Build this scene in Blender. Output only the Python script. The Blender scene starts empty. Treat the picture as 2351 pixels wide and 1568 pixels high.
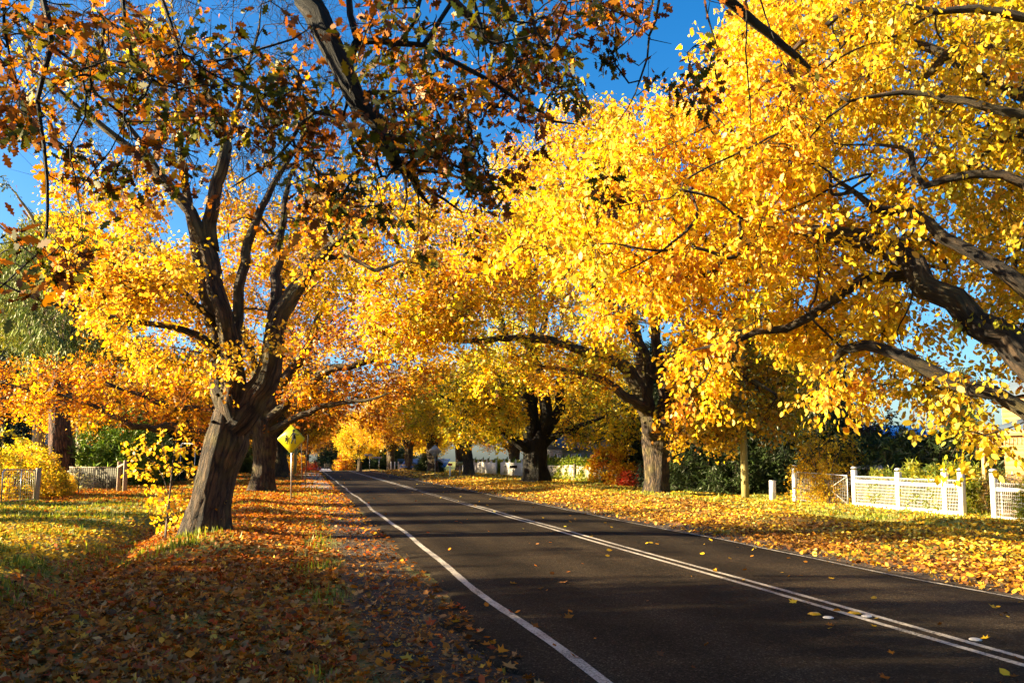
import bpy, math, random
import numpy as np
from mathutils import Vector

C = bpy.context.scene.collection
PI = math.pi
rad = math.radians
# ------------------------------------------------------------------ view model
FOC = 1829.0; EYE = 1.7; YAW = rad(14.4); PITCH = rad(5.5); SH = 93.0
def ray(u, v):
    x = (u - 1175.5) / FOC; y = (784 + SH - v) / FOC
    f = math.cos(PITCH) - y * math.sin(PITCH); z = y * math.cos(PITCH) + math.sin(PITCH)
    return x / f, z / f
def at(u, v, d):
    x, z = ray(u, v); r = x * d
    return np.array((r * math.cos(YAW) + d * math.sin(YAW), -r * math.sin(YAW) + d * math.cos(YAW), EYE + z * d))
def gp(u, v):
    x, z = ray(u, v)
    return at(u, v, -EYE / z)
def dep(p): return p[0] * math.sin(YAW) + p[1] * math.cos(YAW)
def smooth(a, b, x):
    t = np.clip((np.asarray(x, float) - a) / (b - a), 0, 1); return t * t * (3 - 2 * t)

SUN_EL = 17.0
SUN_XY = np.array((-0.985, 0.17)); SUN_XY /= np.linalg.norm(SUN_XY)

# ------------------------------------------------------------------ ground height
def dip(y):
    y = np.asarray(y, float)
    return -0.00045 * np.clip(y - 105, 0, 36) ** 2
def wob(x, y):
    return (np.sin(x * 1.7 + 0.6 * y) * .03 + np.sin(y * 1.1 - .8 * x + 2) * .03 + np.sin(x * 4.1 + y * 2.9) * .012)
def gz(x, y):
    x = np.asarray(x, float); y = np.asarray(y, float)
    z = dip(y)
    off = smooth(1.6, .2, x) + smooth(8.6, 9.8, x)
    z = z + off * wob(x, y) - .03 * (1 - off)
    near = smooth(-6, 2, y) * smooth(46, 30, y)
    z = z - .38 * np.exp(-((x + 3.7 + .25 * np.sin(y * .35)) / .62) ** 2) * near
    z = z + .14 * np.exp(-((x + 1.7) / 1.1) ** 2) * near
    z = z + .08 * smooth(-4.6, -6, x) * near
    z = z - .30 * np.exp(-((x - 15.2) / .8) ** 2) * smooth(14, 18, y) * smooth(27, 24, y)
    z = z + .16 * np.exp(-((x - 12.8) / 1.3) ** 2) * smooth(8, 14, y)
    z = z + .12 * np.exp(-((x - 15.3) / 1.6) ** 2) * smooth(28, 31, y) * smooth(100, 90, y)
    return z
def onz(p, dz=0):
    return (float(p[0]), float(p[1]), float(gz(p[0], p[1])) + dz)

# ------------------------------------------------------------------ materials
def mat(name):
    m = bpy.data.materials.new(name); m.use_nodes = True
    nt = m.node_tree
    for n in list(nt.nodes):
        if n.type != 'OUTPUT_MATERIAL': nt.nodes.remove(n)
    return m, nt, nt.nodes['Material Output']
def N(nt, t, **kw):
    n = nt.nodes.new(t)
    for k, v in kw.items():
        if k.startswith('i_'):
            key = k[2:]
            key = int(key) if key.isdigit() else key.replace('_', ' ')
            n.inputs[key].default_value = v
        else: setattr(n, k, v)
    return n
def L(nt, a, b): nt.links.new(a, b)
def ramp(nt, fac, stops):
    r = N(nt, 'ShaderNodeValToRGB'); e = r.color_ramp.elements
    while len(e) < len(stops): e.new(.5)
    for k, (p, c) in enumerate(stops):
        e[k].position = p; e[k].color = (*c, 1) if len(c) == 3 else c
    L(nt, fac, r.inputs[0]); return r.outputs[0]
def surf(name, base, var=.25, scale=6, rough=.8, bump=.2, bscale=40, metal=0, stretch=(1, 1, 1), dirt=None, coord='Object', dist=.02):
    """weathered surface: two scales of noise over the base colour, plus bump"""
    m, nt, out = mat(name)
    tc = N(nt, 'ShaderNodeTexCoord'); mp = N(nt, 'ShaderNodeMapping'); mp.inputs['Scale'].default_value = stretch
    L(nt, tc.outputs[coord], mp.inputs[0])
    n1 = N(nt, 'ShaderNodeTexNoise', i_Scale=scale, i_Detail=6, i_Roughness=.65); L(nt, mp.outputs[0], n1.inputs['Vector'])
    n2 = N(nt, 'ShaderNodeTexNoise', i_Scale=bscale, i_Detail=4); L(nt, mp.outputs[0], n2.inputs['Vector'])
    b = np.array(base); d = np.array(dirt) if dirt is not None else b * (1 - var * 1.6)
    col = ramp(nt, n1.outputs[0], [(.3, tuple(d)), (.52, tuple(b)), (.75, tuple(np.clip(b * (1 + var), 0, .95)))])
    p = N(nt, 'ShaderNodeBsdfPrincipled', i_Roughness=rough, i_Metallic=metal); L(nt, col, p.inputs['Base Color'])
    bm = N(nt, 'ShaderNodeBump', i_Strength=bump, i_Distance=dist); L(nt, n2.outputs[0], bm.inputs['Height']); L(nt, bm.outputs[0], p.inputs['Normal'])
    L(nt, p.outputs[0], out.inputs[0]); return m
def leaf_mat(name, trans=.5, gloss=.025, tint=(1.3, 1.08, .35)):
    m, nt, out = mat(name)
    a = N(nt, 'ShaderNodeAttribute', attribute_name='col')
    d = N(nt, 'ShaderNodeBsdfDiffuse'); t = N(nt, 'ShaderNodeBsdfTranslucent')
    L(nt, a.outputs['Color'], d.inputs[0])
    mx = N(nt, 'ShaderNodeMix', data_type='RGBA', blend_type='MULTIPLY'); mx.inputs[0].default_value = 1; mx.inputs['B'].default_value = (*tint, 1)
    L(nt, a.outputs['Color'], mx.inputs['A']); L(nt, mx.outputs['Result'], t.inputs[0])
    s = N(nt, 'ShaderNodeMixShader'); s.inputs[0].default_value = trans; L(nt, d.outputs[0], s.inputs[1]); L(nt, t.outputs[0], s.inputs[2])
    g = N(nt, 'ShaderNodeBsdfGlossy', i_Roughness=.45); g.inputs[0].default_value = (.9, .85, .7, 1)
    s2 = N(nt, 'ShaderNodeMixShader'); s2.inputs[0].default_value = gloss
    L(nt, s.outputs[0], s2.inputs[1]); L(nt, g.outputs[0], s2.inputs[2]); L(nt, s2.outputs[0], out.inputs[0]); return m
def bark_mat(name, base, hi, moss=None, scale=9, fissure=1.0):
    m, nt, out = mat(name)
    a = N(nt, 'ShaderNodeAttribute', attribute_name='bk')
    n1 = N(nt, 'ShaderNodeTexNoise', i_Scale=scale * 2.2, i_Detail=8, i_Roughness=.7); L(nt, a.outputs['Vector'], n1.inputs['Vector'])
    v = N(nt, 'ShaderNodeTexVoronoi', feature='DISTANCE_TO_EDGE', i_Scale=scale)
    wv = N(nt, 'ShaderNodeMix', data_type='RGBA', blend_type='LINEAR_LIGHT'); wv.inputs[0].default_value = .06
    L(nt, a.outputs['Vector'], wv.inputs['A']); L(nt, n1.outputs['Color'], wv.inputs['B']); L(nt, wv.outputs['Result'], v.inputs['Vector'])
    cr = ramp(nt, v.outputs['Distance'], [(0, (0, 0, 0)), (.16, (1, 1, 1))])
    h = N(nt, 'ShaderNodeMath', operation='MULTIPLY_ADD'); L(nt, cr, h.inputs[0]); h.inputs[1].default_value = fissure; L(nt, n1.outputs[0], h.inputs[2])
    b = np.array(base)
    c1 = ramp(nt, n1.outputs[0], [(.3, tuple(b * .75)), (.5, tuple(b)), (.72, tuple(hi))])
    mc = N(nt, 'ShaderNodeMix', data_type='RGBA', blend_type='MULTIPLY'); mc.inputs[0].default_value = .75
    L(nt, c1, mc.inputs['A']); L(nt, cr, mc.inputs['B']); colo = mc.outputs['Result']
    if moss is not None:
        tc = N(nt, 'ShaderNodeTexCoord')
        n3 = N(nt, 'ShaderNodeTexNoise', i_Scale=1.6, i_Detail=5); L(nt, tc.outputs['Object'], n3.inputs['Vector'])
        f = ramp(nt, n3.outputs[0], [(.48, (0, 0, 0)), (.66, (.75, .75, .75))])
        mm = N(nt, 'ShaderNodeMix', data_type='RGBA'); L(nt, f, mm.inputs[0]); L(nt, colo, mm.inputs['A']); mm.inputs['B'].default_value = (*moss, 1); colo = mm.outputs['Result']
    p = N(nt, 'ShaderNodeBsdfPrincipled', i_Roughness=.9); L(nt, colo, p.inputs['Base Color'])
    bm = N(nt, 'ShaderNodeBump', i_Strength=1, i_Distance=.07); L(nt, h.outputs[0], bm.inputs['Height']); L(nt, bm.outputs[0], p.inputs['Normal'])
    L(nt, p.outputs[0], out.inputs[0]); return m

M = {}
M['leaf'] = leaf_mat('autumn_leaf')
M['leaf_thick'] = leaf_mat('oak_leaf', trans=.38, gloss=.02)
M['needle'] = leaf_mat('evergreen', trans=.18, gloss=.03, tint=(1, 1, .7))
M['litter'] = leaf_mat('dry_leaf', trans=.2, gloss=.02, tint=(1.1, .9, .5))
M['grass'] = leaf_mat('grass_blade', trans=.4, gloss=.03, tint=(1.1, 1.1, .5))
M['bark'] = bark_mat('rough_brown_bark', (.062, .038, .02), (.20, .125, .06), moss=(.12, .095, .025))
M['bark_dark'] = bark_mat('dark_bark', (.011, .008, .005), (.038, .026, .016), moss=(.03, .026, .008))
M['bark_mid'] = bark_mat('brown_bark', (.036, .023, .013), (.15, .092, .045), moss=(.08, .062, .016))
M['bark_pale'] = bark_mat('pale_gum_bark', (.34, .25, .18), (.5, .42, .34), scale=4, fissure=.25)
M['bark_red'] = bark_mat('stringy_red_bark', (.12, .055, .028), (.26, .13, .07), scale=7)
M['bark_twig'] = bark_mat('twig_bark', (.10, .07, .045), (.2, .15, .1), scale=6, fissure=.3)

# ------------------------------------------------------------------ mesh helpers
def make_mesh(name, V, F, m, smooth_=False, attrs=None):
    """V (n,3); F list of tuples or an int array (k, s)"""
    me = bpy.data.meshes.new(name); V = np.asarray(V, np.float32)
    me.vertices.add(len(V)); me.vertices.foreach_set('co', V.ravel())
    if isinstance(F, np.ndarray):
        k, s = F.shape; me.loops.add(k * s); me.polygons.add(k)
        me.loops.foreach_set('vertex_index', F.astype(np.int32).ravel())
        me.polygons.foreach_set('loop_start', np.arange(0, k * s, s, dtype=np.int32))
    else:
        ln = np.array([len(f) for f in F], np.int32); fl = np.array([i for f in F for i in f], np.int32)
        me.loops.add(len(fl)); me.polygons.add(len(ln)); me.loops.foreach_set('vertex_index', fl)
        me.polygons.foreach_set('loop_start', np.concatenate([[0], np.cumsum(ln)[:-1]]).astype(np.int32))
    for an, (ty, arr) in (attrs or {}).items():
        a = me.attributes.new(an, ty, 'POINT')
        a.data.foreach_set('color' if 'COLOR' in ty else 'vector', np.asarray(arr, np.float32).ravel())
    me.update(calc_edges=True)
    if smooth_: me.polygons.foreach_set('use_smooth', np.ones(len(me.polygons), bool))
    if m is not None: me.materials.append(m)
    return me
def link(name, me, parent=None, loc=None):
    o = bpy.data.objects.new(name, me); C.objects.link(o)
    if parent is not None: o.parent = parent
    if loc is not None: o.location = loc
    return o
def tag(o, label, cat, group=None):
    o['label'] = label; o['category'] = cat
    if group: o['group'] = group
    return o
def thing(name, label, cat, loc=(0, 0, 0), rz=0, group=None):
    o = bpy.data.objects.new(name, None); C.objects.link(o); o.empty_display_size = .2
    o.location = loc; o.rotation_euler = (0, 0, rz); return tag(o, label, cat, group)
def struct(name, me):
    o = link(name, me); o['kind'] = 'structure'; return o
def dup(root, loc, rz=0, sc=1, label=None, group=None):
    r = root.copy(); C.objects.link(r); r.location = loc; r.rotation_euler = (0, 0, rz); r.scale = (sc, sc, sc)
    if label: r['label'] = label
    if group: r['group'] = group
    for ch in root.children:
        c = ch.copy(); C.objects.link(c); c.parent = r
        for g in ch.children:
            d = g.copy(); C.objects.link(d); d.parent = c
    return r
class MB:
    """collects simple shapes; build() links them as one mesh (coordinates local to the parent)"""
    def __init__(s, org=(0, 0, 0), rz=0):
        s.V = []; s.F = []; s.o = np.array(org, float); s.c, s.s = math.cos(-rz), math.sin(-rz)
    def add(s, V, F):
        b = len(s.V)
        for v in V: s.V.append(v)
        for f in F: s.F.append(tuple(i + b for i in f))
    def box(s, c, d, rz=0, tilt=0, bev=0.0, ax='x'):
        hx, hy, hz = d[0] / 2, d[1] / 2, d[2] / 2
        b = min(bev, hx * .6, hy * .6, hz * .6)
        if b > 0:
            V = []; 
            for k, (zz, e) in enumerate(((-hz, b), (-hz + b, 0), (hz - b, 0), (hz, b))):
                x, y = hx - e, hy - e; q = b if e == 0 else b * .5
                V += [(-x + q, -y, zz), (x - q, -y, zz), (x, -y + q, zz), (x, y - q, zz), (x - q, y, zz), (-x + q, y, zz), (-x, y - q, zz), (-x, -y + q, zz)]
            F = [tuple(reversed(range(8))), tuple(range(24, 32))]
            for k in range(3):
                for j in range(8):
                    F.append((k * 8 + j, k * 8 + (j + 1) % 8, k * 8 + 8 + (j + 1) % 8, k * 8 + 8 + j))
        else:
            V = [(-hx, -hy, -hz), (hx, -hy, -hz), (hx, hy, -hz), (-hx, hy, -hz), (-hx, -hy, hz), (hx, -hy, hz), (hx, hy, hz), (-hx, hy, hz)]
            F = [(0, 3, 2, 1), (4, 5, 6, 7), (0, 1, 5, 4), (1, 2, 6, 5), (2, 3, 7, 6), (3, 0, 4, 7)]
        out = []
        ct, st = math.cos(tilt), math.sin(tilt); cr, sr = math.cos(rz), math.sin(rz)
        for x, y, z in V:
            if ax == 'x': y, z = y * ct - z * st, y * st + z * ct
            else: x, z = x * ct + z * st, -x * st + z * ct
            x, y = x * cr - y * sr, x * sr + y * cr
            out.append((x + c[0], y + c[1], z + c[2]))
        s.add(out, F); return s
    def tube(s, pts, r, n=8, caps=True):
        pts = [np.array(p, float) for p in pts]; rr = r if hasattr(r, '__len__') else [r] * len(pts)
        V = []; F = []; t0 = pts[-1] - pts[0]
        if np.linalg.norm(t0) < 1e-6: t0 = pts[1] - pts[0]
        ref = np.eye(3)[int(np.argmin(np.abs(t0)))]
        for k, p in enumerate(pts):
            t = pts[min(k + 1, len(pts) - 1)] - pts[max(k - 1, 0)]; t = t / (np.linalg.norm(t) + 1e-9)
            a = np.cross(t, ref); a /= np.linalg.norm(a) + 1e-9; b = np.cross(t, a)
            for j in range(n):
                w = 2 * PI * j / n; V.append(tuple(p + rr[k] * (a * math.cos(w) + b * math.sin(w))))
        for k in range(len(pts) - 1):
            for j in range(n): F.append((k * n + j, k * n + (j + 1) % n, k * n + n + (j + 1) % n, k * n + n + j))
        if caps: F += [tuple(reversed(range(n))), tuple(range(len(V) - n, len(V)))]
        s.add(V, F); return s
    def prism(s, poly, axis_o, ex, ey, thick):
        """flat outline poly (2-D) placed at axis_o with axes ex, ey and given thickness along ex x ey"""
        ex = np.array(ex, float); ey = np.array(ey, float); n = np.cross(ex, ey); o = np.array(axis_o, float); k = len(poly)
        V = [tuple(o + p[0] * ex + p[1] * ey) for p in poly] + [tuple(o + p[0] * ex + p[1] * ey + n * thick) for p in poly]
        F = [tuple(reversed(range(k))), tuple(range(k, 2 * k))] + [(j, (j + 1) % k, k + (j + 1) % k, k + j) for j in range(k)]
        s.add(V, F); return s
    def quad(s, a, b, c, d): s.add([a, b, c, d], [(0, 1, 2, 3)]); return s
    def build(s, name, m, parent=None, smooth_=False):
        V = np.array(s.V, float) - s.o
        if s.s: V = np.stack([V[:, 0] * s.c - V[:, 1] * s.s, V[:, 0] * s.s + V[:, 1] * s.c, V[:, 2]], 1)
        return link(name, make_mesh(name, V, s.F, m, smooth_), parent)

# ------------------------------------------------------------------ leaves
def tmpl(pts):
    return np.array(pts, float)
OVAL = tmpl([(0, 0, 0), (.3, .27, .05), (.7, .27, .0), (1, 0, -.16), (.7, -.27, .0), (.3, -.27, .05)])
QUAD = tmpl([(0, 0, 0), (.45, .32, .06), (1, 0, -.08), (.45, -.32, .06)])
BLADE = tmpl([(0, .03, 0), (.5, .025, .0), (1, 0, -.22), (.5, -.025, .0), (0, -.03, 0)])
_h = [(0, .015), (.13, .06), (.22, .2), (.32, .11), (.46, .31), (.56, .15), (.72, .29), (.80, .13), (.93, .12)]
OAK = tmpl([(x, y, .08 * y - .1 * x * x) for x, y in _h] + [(1, 0, -.12)] + [(x, -y, .08 * y - .1 * x * x) for x, y in reversed(_h)])
NEED = tmpl([(0, .0, 0), (.5, .09, 0), (1, 0, -.15), (.5, -.09, 0)])
def norm(a): return a / (np.linalg.norm(a, axis=-1, keepdims=True) + 1e-9)
def palette_cols(rng, n, group, pal, jit=.16, mix=.68):
    """group: clump index of each leaf; every clump has a main and a second colour"""
    cols = np.array([p[:3] for p in pal]); w = np.array([p[3] for p in pal], float); w /= w.sum()
    g = int(group.max()) + 1 if len(group) else 1
    a = rng.choice(len(pal), g, p=w); b = rng.choice(len(pal), g, p=w)
    c = np.where((rng.random(n) < mix)[:, None], cols[a[group]], cols[b[group]])
    c = c * (1 + jit * rng.standard_normal((n, 1))) * (1 + .06 * rng.standard_normal((n, 3)))
    return np.clip(c, .004, .9)
def leaf_mesh(name, base, dirs, nrm, size, cols, T, m):
    n = len(base); k = len(T)
    dirs = norm(dirs); side = norm(np.cross(nrm, dirs)); nn = np.cross(dirs, side)
    sz = size[:, None, None]
    V = base[:, None] + sz * (T[None, :, 0:1] * dirs[:, None] + T[None, :, 1:2] * side[:, None] + T[None, :, 2:3] * nn[:, None])
    F = np.arange(n * k).reshape(n, k)
    c4 = np.concatenate([cols, np.ones((n, 1))], 1); c4 = np.repeat(c4, k, 0)
    return make_mesh(name, V.reshape(-1, 3), F, m, False, {'col': ('FLOAT_COLOR', c4)})

# ------------------------------------------------------------------ trees
def catmull(P, R, step):
    P = np.array(P, float); R = np.array(R, float); out = []; rr = []
    Q = np.vstack([2 * P[0] - P[1], P, 2 * P[-1] - P[-2]])
    for i in range(len(P) - 1):
        p0, p1, p2, p3 = Q[i:i + 4]; n = max(1, int(round(np.linalg.norm(p2 - p1) / step)))
        for j in range(n):
            t = j / n
            out.append(.5 * (2 * p1 + (p2 - p0) * t + (2 * p0 - 5 * p1 + 4 * p2 - p3) * t * t + (3 * p1 - p0 - 3 * p2 + p3) * t ** 3))
            rr.append(R[i] + (R[i + 1] - R[i]) * t)
    out.append(P[-1]); rr.append(R[-1]); return np.array(out), np.array(rr)
class Tree:
    def __init__(s, seed, cap=60000):
        s.rng = np.random.default_rng(seed); s.P = np.zeros((cap, 3)); s.par = np.full(cap, -1, int); s.man = np.zeros(cap); s.n = 0; s.tips = []; s.O = np.zeros(3)
    def _add(s, p, par, r=0.):
        s.P[s.n] = p; s.par[s.n] = par; s.man[s.n] = r; s.n += 1; return s.n - 1
    def limb(s, pts, radii, step=.3, attach=True, jit=.0):
        pts = [np.array(p, float) for p in pts]; radii = list(radii)
        if len(radii) != len(pts): radii = list(np.interp(np.linspace(0, 1, len(pts)), np.linspace(0, 1, len(radii)), radii))
        par = -1
        if attach and s.n:
            cand = np.where(s.man[:s.n] >= radii[0] * .75)[0]
            if len(cand) == 0: cand = np.arange(s.n)
            par = int(cand[np.argmin(np.linalg.norm(s.P[cand] - pts[0], axis=1))])
            if np.linalg.norm(s.P[par] - pts[0]) > .04: pts = [s.P[par].copy()] + pts; radii = [radii[0]] + radii
        P, R = catmull(pts, radii, step)
        if jit: P[1:] += s.rng.standard_normal(P[1:].shape) * jit * np.clip(R[1:, None] * 6, .15, 1)
        st = 0
        if par >= 0: st = 1; prev = par
        else: prev = s._add(P[0], -1, R[0]); st = 1
        ids = []
        for p, r in zip(P[st:], R[st:]): prev = s._add(p, prev, r); ids.append(prev)
        s.tips.append(prev); return ids
    def grow(s, T, step=.45, wig=.10, up=.12, tip=True):
        T = np.asarray(T, float)
        d0 = np.min(np.linalg.norm(T[:, None, :] - s.P[None, :s.n:max(1, s.n // 400)], axis=2), axis=1)
        T = T[np.argsort(d0)]
        rng = s.rng
        for q in T:
            D = np.linalg.norm(s.P[:s.n] - q, axis=1)
            i = int(np.argmin(D + .25 * np.linalg.norm(s.P[:s.n] - s.P[0], axis=1)))
            p = s.P[i]; l = np.linalg.norm(q - p)
            if l < .12: continue
            dv = p - s.P[s.par[i]] if s.par[i] >= 0 else np.array((0, 0, 1.)); dv = dv / (np.linalg.norm(dv) + 1e-9)
            c = p + dv * l * .35 + np.array((0, 0, up * l)) + rng.standard_normal(3) * wig * l
            k = max(2, int(l / step)); prev = i
            ph = rng.standard_normal(3) * wig * .5 * min(l, 2)
            for j in range(1, k + 1):
                t = j / k
                x = (1 - t) ** 2 * p + 2 * t * (1 - t) * c + t * t * q + ph * math.sin(t * PI * 2) * .35
                if j < k: x = x + rng.standard_normal(3) * wig * .16 * step
                prev = s._add(x, prev)
            s.tips.append(prev)
    def radii(s, tip=.006, e=2.25):
        n = s.n; A = np.zeros(n)
        for i in range(n - 1, -1, -1):
            A[i] = max(A[i], tip ** e); p = s.par[i]
            if p >= 0: A[p] += A[i]
        r = A ** (1 / e)
        man = s.man[:n]; return np.where(man > 0, man, np.minimum(r, .16))
    def wood(s, name, m, tip=.006, twigs=None, lump=.07, seed=0, minr=0.0):
        n = s.n; r = s.radii(tip); rng = np.random.default_rng(seed)
        # no branch thicker than what carries it
        for i in range(1, n):
            p = s.par[i]
            if p >= 0 and s.man[i] == 0: r[i] = min(r[i], r[p])
        ch = [[] for _ in range(n)]; roots = []
        for i in range(n):
            (ch[s.par[i]].append(i) if s.par[i] >= 0 else roots.append(i))
        V = []; F = []; K = []; nv = 0
        stack = [(i, None) for i in roots]
        while stack:
            i, pr = stack.pop(); chain = [i] if pr is None else [pr, i]
            j = i
            while ch[j]:
                cs = ch[j]; main = max(cs, key=lambda q: (r[q], -q))
                for q in cs:
                    if q != main: stack.append((q, j))
                chain.append(main); j = main
            if len(chain) < 2: continue
            P = s.P[chain]; R = r[chain].copy()
            if pr is not None: R[0] = min(R[1] * 1.25, r[pr])
            if R.max() < minr: continue
            R[-1] *= .5
            mr = R.max(); k = 48 if mr > .3 else 18 if mr > .2 else 10 if mr > .09 else 6 if mr > .035 else 4 if mr > .014 else 3
            t = np.gradient(P, axis=0); t = norm(t); mean = norm((P[-1] - P[0])[None])[0]
            ref = np.eye(3)[int(np.argmin(np.abs(mean)))]
            a = norm(np.cross(t, ref)); b = np.cross(t, a)
            w = np.linspace(0, 2 * PI, k, endpoint=False)
            cw, sw = np.cos(w), np.sin(w)
            ln = np.concatenate([[0], np.cumsum(np.linalg.norm(np.diff(P, axis=0), axis=1))])
            RR = np.repeat(R[:, None], k, 1)
            if mr > .09:
                f = np.zeros_like(RR)
                for h_ in (2, 3, 5):
                    f += np.sin(h_ * w[None] + rng.random() * 6 + np.sin(ln[:, None] * (.5 + rng.random()) + h_) * 1.3) * lump / (h_ * .6)
                f += .5 * lump * np.sin(ln[:, None] * 2.3 + w[None] * 2 + rng.random() * 6)
                if mr > .3:   # corky ridges and plates of old bark
                    q = ln[:, None]
                    f += .030 * np.sin(9 * w[None] + 1.3 * np.sin(q * 1.9 + rng.random() * 6) + rng.random() * 6) + .026 * np.sin(15 * w[None] - 1.1 * np.sin(q * 2.7) + rng.random() * 6)
                    f += .020 * np.sin(22 * w[None] + 2.2 * np.sin(q * 3.9 + 1)) * np.sin(q * 5.1 + 4 * w[None]) + rng.normal(0, .010, f.shape)
                RR = RR * (1 + f * np.clip(RR / .18, .3, 1.0))
            ring = P[:, None] + RR[..., None] * (cw[None, :, None] * a[:, None] + sw[None, :, None] * b[:, None])
            V.append(ring.reshape(-1, 3))
            off = rng.random(3) * 20
            bk = np.stack([R[:, None] * cw[None] + off[0], R[:, None] * sw[None] + off[1], np.repeat(ln[:, None], k, 1) * .16 + off[2]], -1)
            K.append(bk.reshape(-1, 3))
            nr = len(chain); idx = np.arange(nr * k).reshape(nr, k) + nv
            nx = np.roll(idx, -1, 1)
            F.append(np.stack([idx[:-1], nx[:-1], nx[1:], idx[1:]], -1).reshape(-1, 4)); nv += nr * k
        if twigs is not None and len(twigs[0]):
            A, B = twigs[:2]; q = len(A); t = norm(B - A); ref = np.where(np.abs(t[:, 2:3]) < .8, np.array([[0, 0, 1.]]), np.array([[1., 0, 0]]))
            a = norm(np.cross(t, ref)); b = np.cross(t, a); tr = tip * .75
            ring = []
            for j in range(3):
                w = 2 * PI * j / 3; o = a * math.cos(w) + b * math.sin(w)
                ring.append((A + o * tr, B + o * tr * .45))
            VV = np.stack([ring[0][0], ring[1][0], ring[2][0], ring[0][1], ring[1][1], ring[2][1]], 1).reshape(-1, 3)
            V.append(VV); K.append(VV * .5)
            i0 = (np.arange(q) * 6 + nv)[:, None]
            F.append(np.concatenate([i0 + np.array([[0, 1, 4, 3]]), i0 + np.array([[1, 2, 5, 4]]), i0 + np.array([[2, 0, 3, 5]])], 0)); nv += q * 6
        V = np.vstack(V) - s.O
        return make_mesh(name, V, np.vstack(F), m, True, {'bk': ('FLOAT_VECTOR', np.vstack(K))})
    def foliage(s, name, m, pal, T=OVAL, ntw=5, nlf=10, tw=.7, size=.11, droop=.25, hang=.5, spread=.06, keep=None, jit=.16, up=.3, mix=.68, bias=None):
        """twigs fan out of every branch tip, leaves sit along the twigs; returns (leaf mesh, twig segments)"""
        rng = s.rng; tp = np.array(s.tips, int)
        P = s.P[tp]; O = norm(P - s.P[np.maximum(s.par[tp], 0)])
        if keep is not None: k = keep(P); P = P[k]; O = O[k]
        n = len(P)
        g = np.repeat(np.arange(n), ntw)
        d = norm(O[g] * .7 + norm(rng.standard_normal((n * ntw, 3))) + np.array((0, 0, -droop)))
        ln = tw * rng.uniform(.45, 1.15, n * ntw); A = P[g]; B = A + d * ln[:, None] + np.array((0, 0, -1)) * (droop * .35 * ln ** 2)[:, None]
        h = np.repeat(np.arange(n * ntw), nlf); t = rng.uniform(.15, 1.05, len(h)) ** .8
        base = A[h] + (B - A)[h] * t[:, None] + rng.standard_normal((len(h), 3)) * spread
        ld = norm(d[h] * .5 + norm(rng.standard_normal((len(h), 3))) + np.array((0, 0, -hang)))
        nm = norm(rng.standard_normal((len(h), 3)) + np.array((0, 0, up)))
        sz = size * np.clip(rng.normal(1, .30, len(h)), .4, 1.8)
        cl = palette_cols(rng, len(h), g[h], pal, jit, mix)
        if bias is not None: cl = bias(base, cl, rng)
        return leaf_mesh(name, base - s.O, ld, nm, sz, cl, T, m), (A, B)
def ell(rng, c, r, n, shell=.45):
    v = norm(rng.standard_normal((n, 3))); rr = rng.uniform(shell, 1, (n, 1)) ** .8
    return np.array(c) + v * rr * np.array(r)
def imgpts(rng, u0, v0, u1, v1, n, d0, d1):
    return np.array([at(rng.uniform(u0, u1), rng.uniform(v0, v1), rng.uniform(d0, d1)) for _ in range(n)])
def tree_thing(name, label, cat, tr, wood, crown, group=None, loc=None):
    root = thing(name, label, cat, tuple(tr.O) if loc is None else loc, 0, group)
    link('trunk', wood, root)
    if crown is not None: link('crown', crown, root)
    return root
# ================================================================== TREES
YEL = (.70, .50, .02); GOLD = (.63, .38, .012); AMB = (.47, .20, .010); ORG = (.38, .125, .010); BRN = (.17, .06, .012)
PALE = (.70, .48, .06); LIME = (.42, .40, .025); OLV = (.17, .17, .018); GRN = (.085, .12, .014); DGRN = (.025, .045, .012)
def px(pts, d):
    """outline of a limb as seen, each point at its own distance"""
    dd = d if hasattr(d, '__len__') else [d] * len(pts)
    dd = np.interp(np.linspace(0, 1, len(pts)), np.linspace(0, 1, len(dd)), dd)
    return [at(p[0], p[1], q) for p, q in zip(pts, dd)]
def wr(w, d):   # limb radius from its width in view units at distance d
    return [x / FOC * d / 2 for x in w]

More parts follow.
